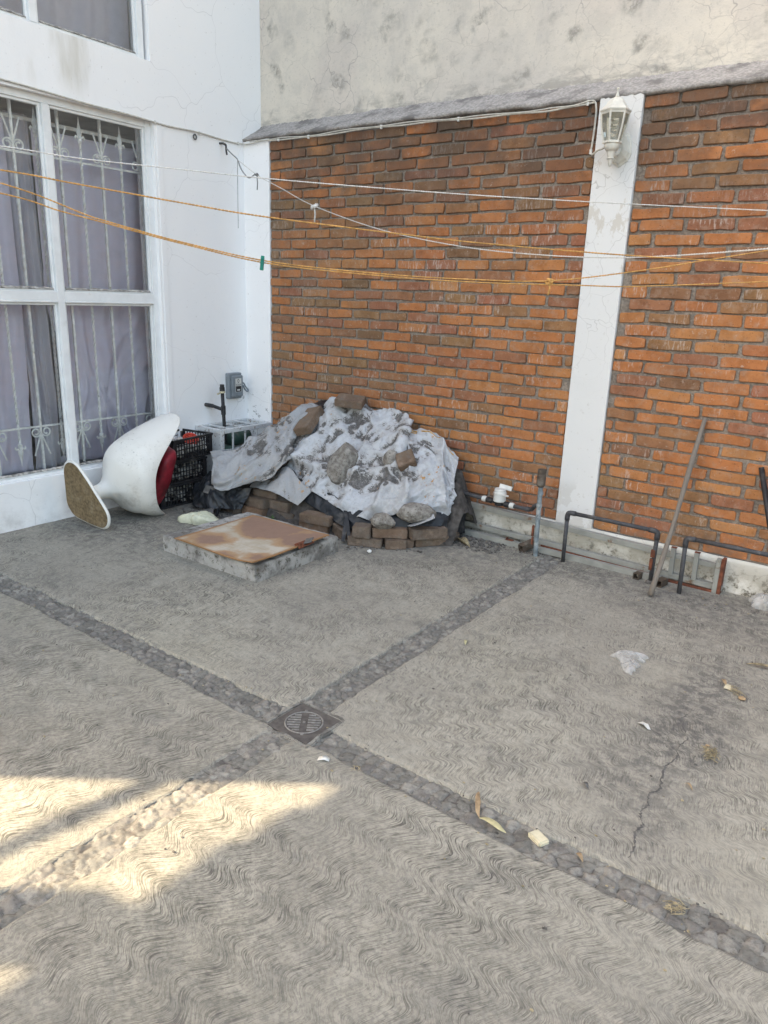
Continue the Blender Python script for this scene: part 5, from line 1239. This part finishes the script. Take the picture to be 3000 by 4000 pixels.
h1 = hoop([(-1.606, 4.162, -.02), (-1.592, 4.12, .332), (-1.052, 4.12, .329), (-1.066, 4.162, -.02)], 'dark pipe hoop in front of the white pillar')
mb = MB(); mb.b2(-1.075, -1.051, 4.117, 4.132, .17, .215); mb.box((-1.068, 4.128, .125), (.018, .012, .07)); mb.build('clamp', M['rust'], h1, bevel=.002)
mb = MB(); mb.lathe([(.026, 0), (.024, .012), (.014, .02)], Matrix.Translation((-1.066, 4.160, 0)), 10); mb.build('collar', M['cement_dark'], h1)
hoop([(-.888, 4.113, -.02), (-.897, 4.12, .325), (-.35, 4.12, .325), (-.34, 4.113, -.02)], 'second dark pipe hoop reaching out of the right edge of the photo')
mb = MB(); mb.tube([(-.30, 4.03, 0), (-.48, 4.18, .37), (-.622, 4.33, .735)], .0145, 10); tag(mb.build('pipe', M['blackpipe'], smooth=True), 'black pipe leaning on the bricks at the right edge', 'pipe')
mb = MB(); a = np.array((-.999, 3.945, .012)); b = np.array((-.94, 4.332, .965)); mb.tube([a+(b-a)*t+np.array((.005*math.sin(5*t), 0, 0)) for t in np.linspace(0, 1, 24)], [.0135+.0015*math.sin(11*t)+.0025*max(0, 1-t*14) for t in np.linspace(0, 1, 24)], 12)
tag(mb.build('wooden_stick', M['wood'], smooth=True), 'worn wooden pole leaning against the brick wall', 'stick')

# ================================================================ DRAIN
dr = thing('floor_drain', 'square iron floor drain with round grate where the stone strips cross', 'drain', (-1.631, 1.802, 0))
cx, cy = -1.631, 1.802
mb = MB()
for (a, b_, c, d) in ((-.117, .117, -.117, -.0975), (-.117, .117, .0975, .117), (-.117, -.0975, -.0975, .0975), (.0975, .117, -.0975, .0975)):
    roughbox(mb, cx+a, cx+b_, cy+c, cy+d, -.04, .001, .011, a*9+5, .012)
mb.build('surround', M['rimcement'], dr)
mb = MB(); mb.b2(cx-.0975, cx+.0975, cy-.0975, cy+.0975, -.03, .001); mb.build('plate', M['iron'], dr, bevel=.0012)
mb = MB()
ang = R(45)
mb.tube([(cx+.071*math.cos(t), cy+.071*math.sin(t), .0015) for t in np.linspace(0, 2*math.pi, 49)[:-1]], .0032, 6, True)
for k in range(-3, 4):
    o_ = k*.0165; ln = math.sqrt(max(0, .064**2-o_**2))
    for s in (-1, 1):
        if ln < .02: continue
        u0, u1 = .014, ln; A2 = Matrix.Rotation(R(36), 3, 'Z')
        p = A2 @ Vector((s*(u0+u1)/2, o_, 0)); mb.box((cx+p.x, cy+p.y, .0015), (u1-u0, .007, .005), A2)
for (u, v) in ((0, .077), (0, -.077), (0, 0)):
    p = Matrix.Rotation(R(36), 3, 'Z') @ Vector((u, v, 0)); mb.box((cx+p.x, cy+p.y, .002), (.010, .012, .005), Rz(36))
mb.build('grate', M['grate'], dr, bevel=.001)

# ================================================================ CLOTHES LINES
LN = {
'W1': [(-4.6, -1.618, 2.092), (-2.214, 1.172, 1.914), (-2.087, 1.321, 1.898), (-1.9, 1.538, 1.888), (-1.721, 1.741, 1.879), (-1.493, 1.995, 1.874), (-1.259, 2.25, 1.872), (-.91, 2.626, 1.876), (-.558, 2.995, 1.883), (.724, 4.34, 1.907)],
'O1': [(-4.6, -1.58, 2.115), (-2.201, 1.158, 1.85), (-2.072, 1.305, 1.827), (-1.881, 1.518, 1.794), (-1.73, 1.682, 1.77), (-1.466, 1.967, 1.743), (-1.229, 2.218, 1.724), (-.88, 2.586, 1.71), (-.522, 2.957, 1.706), (.814, 4.34, 1.689)],
'O2': [(-4.6, -1.289, 2.469), (-2.194, 1.15, 1.815), (-2.041, 1.306, 1.745), (-2.0, 1.347, 1.729), (-1.858, 1.494, 1.683), (-1.67, 1.69, 1.637), (-1.433, 1.948, 1.616), (-1.236, 2.162, 1.611), (-1.061, 2.353, 1.617), (-.861, 2.583, 1.659), (-.69, 2.782, 1.706), (-.531, 2.966, 1.75), (.659, 4.34, 2.083)],
'O3': [(-4.6, -1.418, 2.308), (-2.189, 1.144, 1.788), (-2.084, 1.256, 1.75), (-1.997, 1.347, 1.723), (-1.858, 1.493, 1.679), (-1.669, 1.689, 1.631), (-1.431, 1.947, 1.61), (-1.234, 2.16, 1.603), (-.982, 2.434, 1.607), (-.837, 2.589, 1.612), (-.509, 2.944, 1.646), (.779, 4.34, 1.777)],
'W2': [(-4.535, 4.115, 2.56), (-4.397, 4.097, 2.475), (-4.167, 4.079, 2.35), (-3.918, 4.062, 2.251), (-3.582, 4.034, 2.12), (-2.959, 3.969, 1.951), (-2.306, 3.862, 1.84), (-1.755, 3.72, 1.785), (-1.206, 3.499, 1.758), (-.542, 3.026, 1.76), (.35, 2.3, 1.80)]}
def twist_rope(P, r, pitch, nstr=2, step=.006, sides=5):
    P = [np.array(p, float) for p in P]
    def sub(a, b): k = max(1, int(np.linalg.norm(b-a)/.45)); return [a+(b-a)*i/k for i in range(k)]
    P = sub(P[0], P[1])+P[1:-2]+sub(P[-2], P[-1])+[P[-1]]
    P = np.array(catmull(P, 24)); d = np.r_[0, np.cumsum(np.linalg.norm(np.diff(P, axis=0), axis=1))]
    n = int(d[-1]/step); s = np.linspace(0, d[-1], n); Q = np.stack([np.interp(s, d, P[:, k]) for k in range(3)], 1)
    T = np.gradient(Q, axis=0); T /= np.linalg.norm(T, axis=1, keepdims=True)
    U = np.cross(T, (0, 0, 1.)); U /= np.linalg.norm(U, axis=1, keepdims=True); V = np.cross(T, U); mb = MB()
    for k in range(nstr):
        a = 2*math.pi*(s/pitch+k/nstr)+.5*np.sin(s*9)
        mb.tube((Q+r*.55*(U*np.cos(a)[:, None]+V*np.sin(a)[:, None])), r*.58, sides)
    return mb
tag(twist_rope(LN['W1'], .0021, .016).build('clothesline', M['ropew'], smooth=True), 'uppermost white clothesline cord across the yard', 'clothesline', 'clotheslines across the yard')
tag(twist_rope(LN['O1'], .0026, .022).build('clothesline', M['ropeo'], smooth=True), 'orange twine clothesline running alone below the white cord', 'clothesline', 'clotheslines across the yard')
o2 = tag(twist_rope(LN['O2'], .0024, .02).build('clothesline', M['ropeo'], smooth=True), 'orange twine clothesline with a knot, rising at its right end', 'clothesline', 'clotheslines across the yard')
tag(twist_rope(LN['O3'], .0024, .02).build('clothesline', M['ropeo'], smooth=True), 'lowest orange twine clothesline, running beside the knotted one', 'clothesline', 'clotheslines across the yard')
w2 = tag(twist_rope(LN['W2'], .0032, .03).build('clothesline', M['ropew'], smooth=True), 'pale cord running from the wall hook down across the brick wall', 'clothesline', 'clotheslines across the yard')
def knot(p, r, m, parent, tail, seed):
    rr = random.Random(seed); mb = MB(); p = Vector(p)
    pts = [p+Vector((rr.uniform(-1, 1), rr.uniform(-1, 1), rr.uniform(-1, 1)))*r for _ in range(8)]
    mb.tube(catmull([tuple(q) for q in pts], 5), r*.42, 6); mb.tube([p, p+Vector((.004, .002, -tail*.5)), p+Vector((.002, -.001, -tail))], r*.3, 5); mb.build('knot', m, parent, smooth=True)
knot((-1.061, 2.353, 1.617), .010, M['ropeo'], o2, .045, 2); knot((-3.582, 4.034, 2.118), .02, M['ropew'], w2, .10, 4); knot((-4.18, 4.08, 2.355), .014, M['wire'], w2, .10, 6)
mb = MB(); mb.tube(catmull([(-4.53, 4.115, 2.56), (-4.46, 4.105, 2.515), (-4.397, 4.097, 2.475), (-4.36, 4.095, 2.41), (-4.28, 4.09, 2.345), (-4.20, 4.08, 2.36)], 6), .005, 6); mb.build('wire_tie', M['wire'], w2, smooth=True)
mb = MB(); mb.tube([(-4.397, 4.097, 2.475), (-4.394, 4.09, 2.2), (-4.39, 4.085, 2.00)], .0025, 5); tag(mb.build('thread', M['wire']), 'thin thread hanging from the cord near the wall hook', 'thread')
pn = thing('clothes_peg', 'small green clothes peg clipped on the paired orange lines', 'clothes peg', (-1.690, 1.667, 1.636))
for s in (-1, 1):
    mb = MB(); A2 = rotm(s*6, 6, 40); mb.box(Vector((-1.690, 1.667, 1.632))+A2 @ Vector((0, s*.005, 0)), (.010, .005, .042), A2)
    mb.box(Vector((-1.690, 1.667, 1.632))+A2 @ Vector((0, s*.0062, .012)), (.0102, .006, .006), A2); mb.build('jaw', M['peg'], pn, bevel=.001)
mb = MB(); mb.tube([Vector((-1.690, 1.667, 1.634))+rotm(0, 6, 40) @ Vector((x, 0, 0)) for x in (-.007, .007)], .003, 6); mb.build('spring', M['wire'], pn)

# ================================================================ LITTER
def leaf(name, pts, w_, m, lab, curl=.25, cat='leaf', grp=None):
    C_ = np.array(catmull([(*p, .006) if len(p) == 2 else p for p in pts], 8)); n_ = len(C_); L1, Md, R1 = [], [], []
    for i, p in enumerate(C_):
        t = i/(n_-1); tn_ = C_[min(i+1, n_-1)]-C_[max(i-1, 0)]; s = np.array([-tn_[1], tn_[0], 0]); s /= np.linalg.norm(s)+1e-9
        ww = w_*math.sin(math.pi*min(1, max(.02, t)))**.8+.0006; z = .004+.008*math.sin(math.pi*t)
        L1.append((*(p+s*ww)[:2], z+ww*curl)); Md.append((p[0], p[1], z)); R1.append((*(p-s*ww)[:2], z+ww*curl))
    mb = MB(); mb.grid([L1, Md, R1]); return tag(mb.build(name, m, smooth=True, solid=.0006), lab, cat, grp)
leaf('fallen_leaf', [(-.915, 1.862), (-.905, 1.835), (-.885, 1.80), (-.868, 1.768), (-.852, 1.752)], .0075, M['leafdry'], 'long dry brownish leaf lying across the stone strip', .5)
leaf('fallen_leaf', [(-.852, 1.752), (-.83, 1.752), (-.80, 1.747), (-.775, 1.742), (-.755, 1.744)], .0105, M['leafpale'], 'pale green long leaf on the stone strip, touching the dry leaf', .3)
leaf('fallen_leaf', [(-.555, 1.795), (-.541, 1.787), (-.525, 1.776)], .0065, M['leafdry'], 'short dry leaf on the near part of the stone strip', .5)
leaf('fallen_leaf', [(-1.505, 2.80), (-1.498, 2.775), (-1.488, 2.755)], .007, M['leafpale'], 'small pale leaf alone on the slab left of the clear plastic', .4)
leaf('fallen_leaf', [(-.46, 3.20), (-.448, 3.175), (-.432, 3.15)], .008, M['leafdry'], 'small orange leaf at the end of the dry twig', .5)
leaf('fallen_leaf', [(-.39, 2.345), (-.375, 2.336), (-.36, 2.322)], .004, M['leafdry'], 'tiny dry leaf near the crack', .4)
leaf('dry_stalk', [(-.405, 3.43), (-.36, 3.435), (-.30, 3.445), (-.2, 3.46)], .009, M['straw'], 'dry straw coloured stalk at the right edge of the floor', .8, 'stalk')
leaf('dry_husk', [(-2.31, 4.08), (-2.27, 4.03), (-2.22, 4.0), (-2.17, 3.985)], .022, M['straw'], 'dry brown husk curled at the foot of the yellow valve', 1.6, 'husk')
leaf('bark_flake', [(-.665, 2.125), (-.652, 2.118), (-.638, 2.106)], .006, M['cement_dark'], 'dark flake of bark on the slab above the stone strip', .3, 'flake')
def twigs(name, c, L, n_, m, lab, rz, seed, flat=.4, bits=()):
    rr = random.Random(seed); root = thing(name, lab, 'litter', (c[0], c[1], 0)); mb = MB(); A2 = Rz(rz)
    for k in range(n_):
        p = A2 @ Vector((rr.uniform(-L/2, L/2)*.7, rr.uniform(-L*flat, L*flat)*.35, rr.uniform(.002, .016))); a = rr.gauss(0, .7); l = rr.uniform(.25, .6)*L
        d = A2 @ Vector((math.cos(a), math.sin(a)*.8, rr.uniform(-.1, .1))); q = Vector((c[0], c[1], 0))+p
        e0, e1 = q-d*l/2, q+d*l/2; e0.z = max(.002, e0.z); e1.z = max(.002, e1.z); mid = (e0+e1)/2+Vector((rr.uniform(-.006, .006), rr.uniform(-.006, .006), .004)); mb.tube([e0, mid, e1], rr.uniform(.0006, .0014), 5)
    mb.build('stems', m, root)
    for (x, y, s, mm, nm) in bits:
        mb = MB(); v, f = lump((x, y, s*.5), (s, s*.7, s*.5), seed+x, 2, .3); mb.add(v, f); mb.build(nm, mm, root)
    return root
twigs('dry_twig', (-.39, 3.12), .13, 14, M['straw'], 'dry twig with a crumpled brown leaf and a paper scrap by it', -50, 3, .2, [(-.355, 3.075, .017, M['leafdry'], 'crumpled_leaf')])
twigs('dry_twig', (-.36, 2.575), .10, 46, M['straw'], 'matted tuft of dry straw with a dark red petal', -68, 8, .5, [(-.372, 2.60, .009, M['redbit'], 'petal'), (-.385, 2.63, .008, M['leafdry'], 'crumpled_leaf')])
twigs('dry_twig', (-.262, 1.768), .06, 34, M['straw'], 'small matted clump of straw on the stone strip near the right edge', 20, 12, .9)
twigs('dry_twig', (-1.30, 1.70), .035, 10, M['straw'], 'tiny tuft of straw at the edge of the stone strip below the drain', 30, 15, .7)
mb = MB(); mb.grid([[(-.625, 2.635, .004), (-.60, 2.618, .012), (-.583, 2.600, .003)], [(-.637, 2.612, .006), (-.612, 2.598, .016), (-.592, 2.592, .006)]]); tag(mb.build('paper_scrap', M['white'], solid=.0006), 'white folded paper scrap on the slab left of the crack', 'paper')
mb = MB(); mb.grid([[(-.435, 3.165, .008), (-.412, 3.155, .010)], [(-.437, 3.122, .004), (-.405, 3.125, .005)]]); tag(mb.build('paper_scrap', M['tape'], solid=.0006), 'cream paper scrap lying on the dry twig', 'paper')
mb = MB(); mb.grid([[(-1.445, 1.675, .004), (-1.428, 1.69, .01), (-1.41, 1.692, .003)], [(-1.437, 1.655, .003), (-1.415, 1.666, .009), (-1.40, 1.675, .004)]]); tag(mb.build('paper_scrap', M['white'], smooth=True, solid=.0006), 'small white torn scrap just below the drain', 'paper')
mb = MB(); roughbox(mb, -.027, .027, -.020, .020, -.012, .006, .005, 3.1, .01); A2 = Rz(-25); mb.v = [tuple(Vector((-.672, 1.795, -.002))+A2 @ Vector(v)) for v in mb.v]; tag(mb.build('pale_stone', M['tape']), 'cream squarish stone set in the dark stone strip', 'stone')
mb = MB(); v, f = lump((-2.60, 3.47, .012), (.018, .014, .014), 33., 2, .15); mb.add(v, f); tag(mb.build('pale_chip', M['white']), 'pale bluish chip on the floor in front of the lower brick course', 'chip')

rr = random.Random(21); mb = MB()
for k in range(420):
    if k % 3: x = rr.uniform(-3.9, .1); y = rr.uniform(1., 4.2)
    elif k % 2: x = rr.uniform(-3.9, .1); y = rr.choice((1.72, 1.83))+rr.gauss(0, .012)
    else: x = rr.uniform(-2.2, .1); y = 4.18-abs(rr.gauss(0, .18))
    if -3.6 < x < -2.3 and y > 2.6: continue
    s_ = rr.uniform(.0018, .0048); v, f = lump((x, y, s_*.5), (s_*rr.uniform(1, 1.8), s_, s_*.6), rr.random()*60, 1, .2); mb.add(v, f, 0 if rr.random() < .6 else 1)
tag(mb.build('crumbs', [M['crumbs'], M['straw']]), 'fine crumbs, dust and plant bits scattered over the concrete', 'debris', kind='stuff')
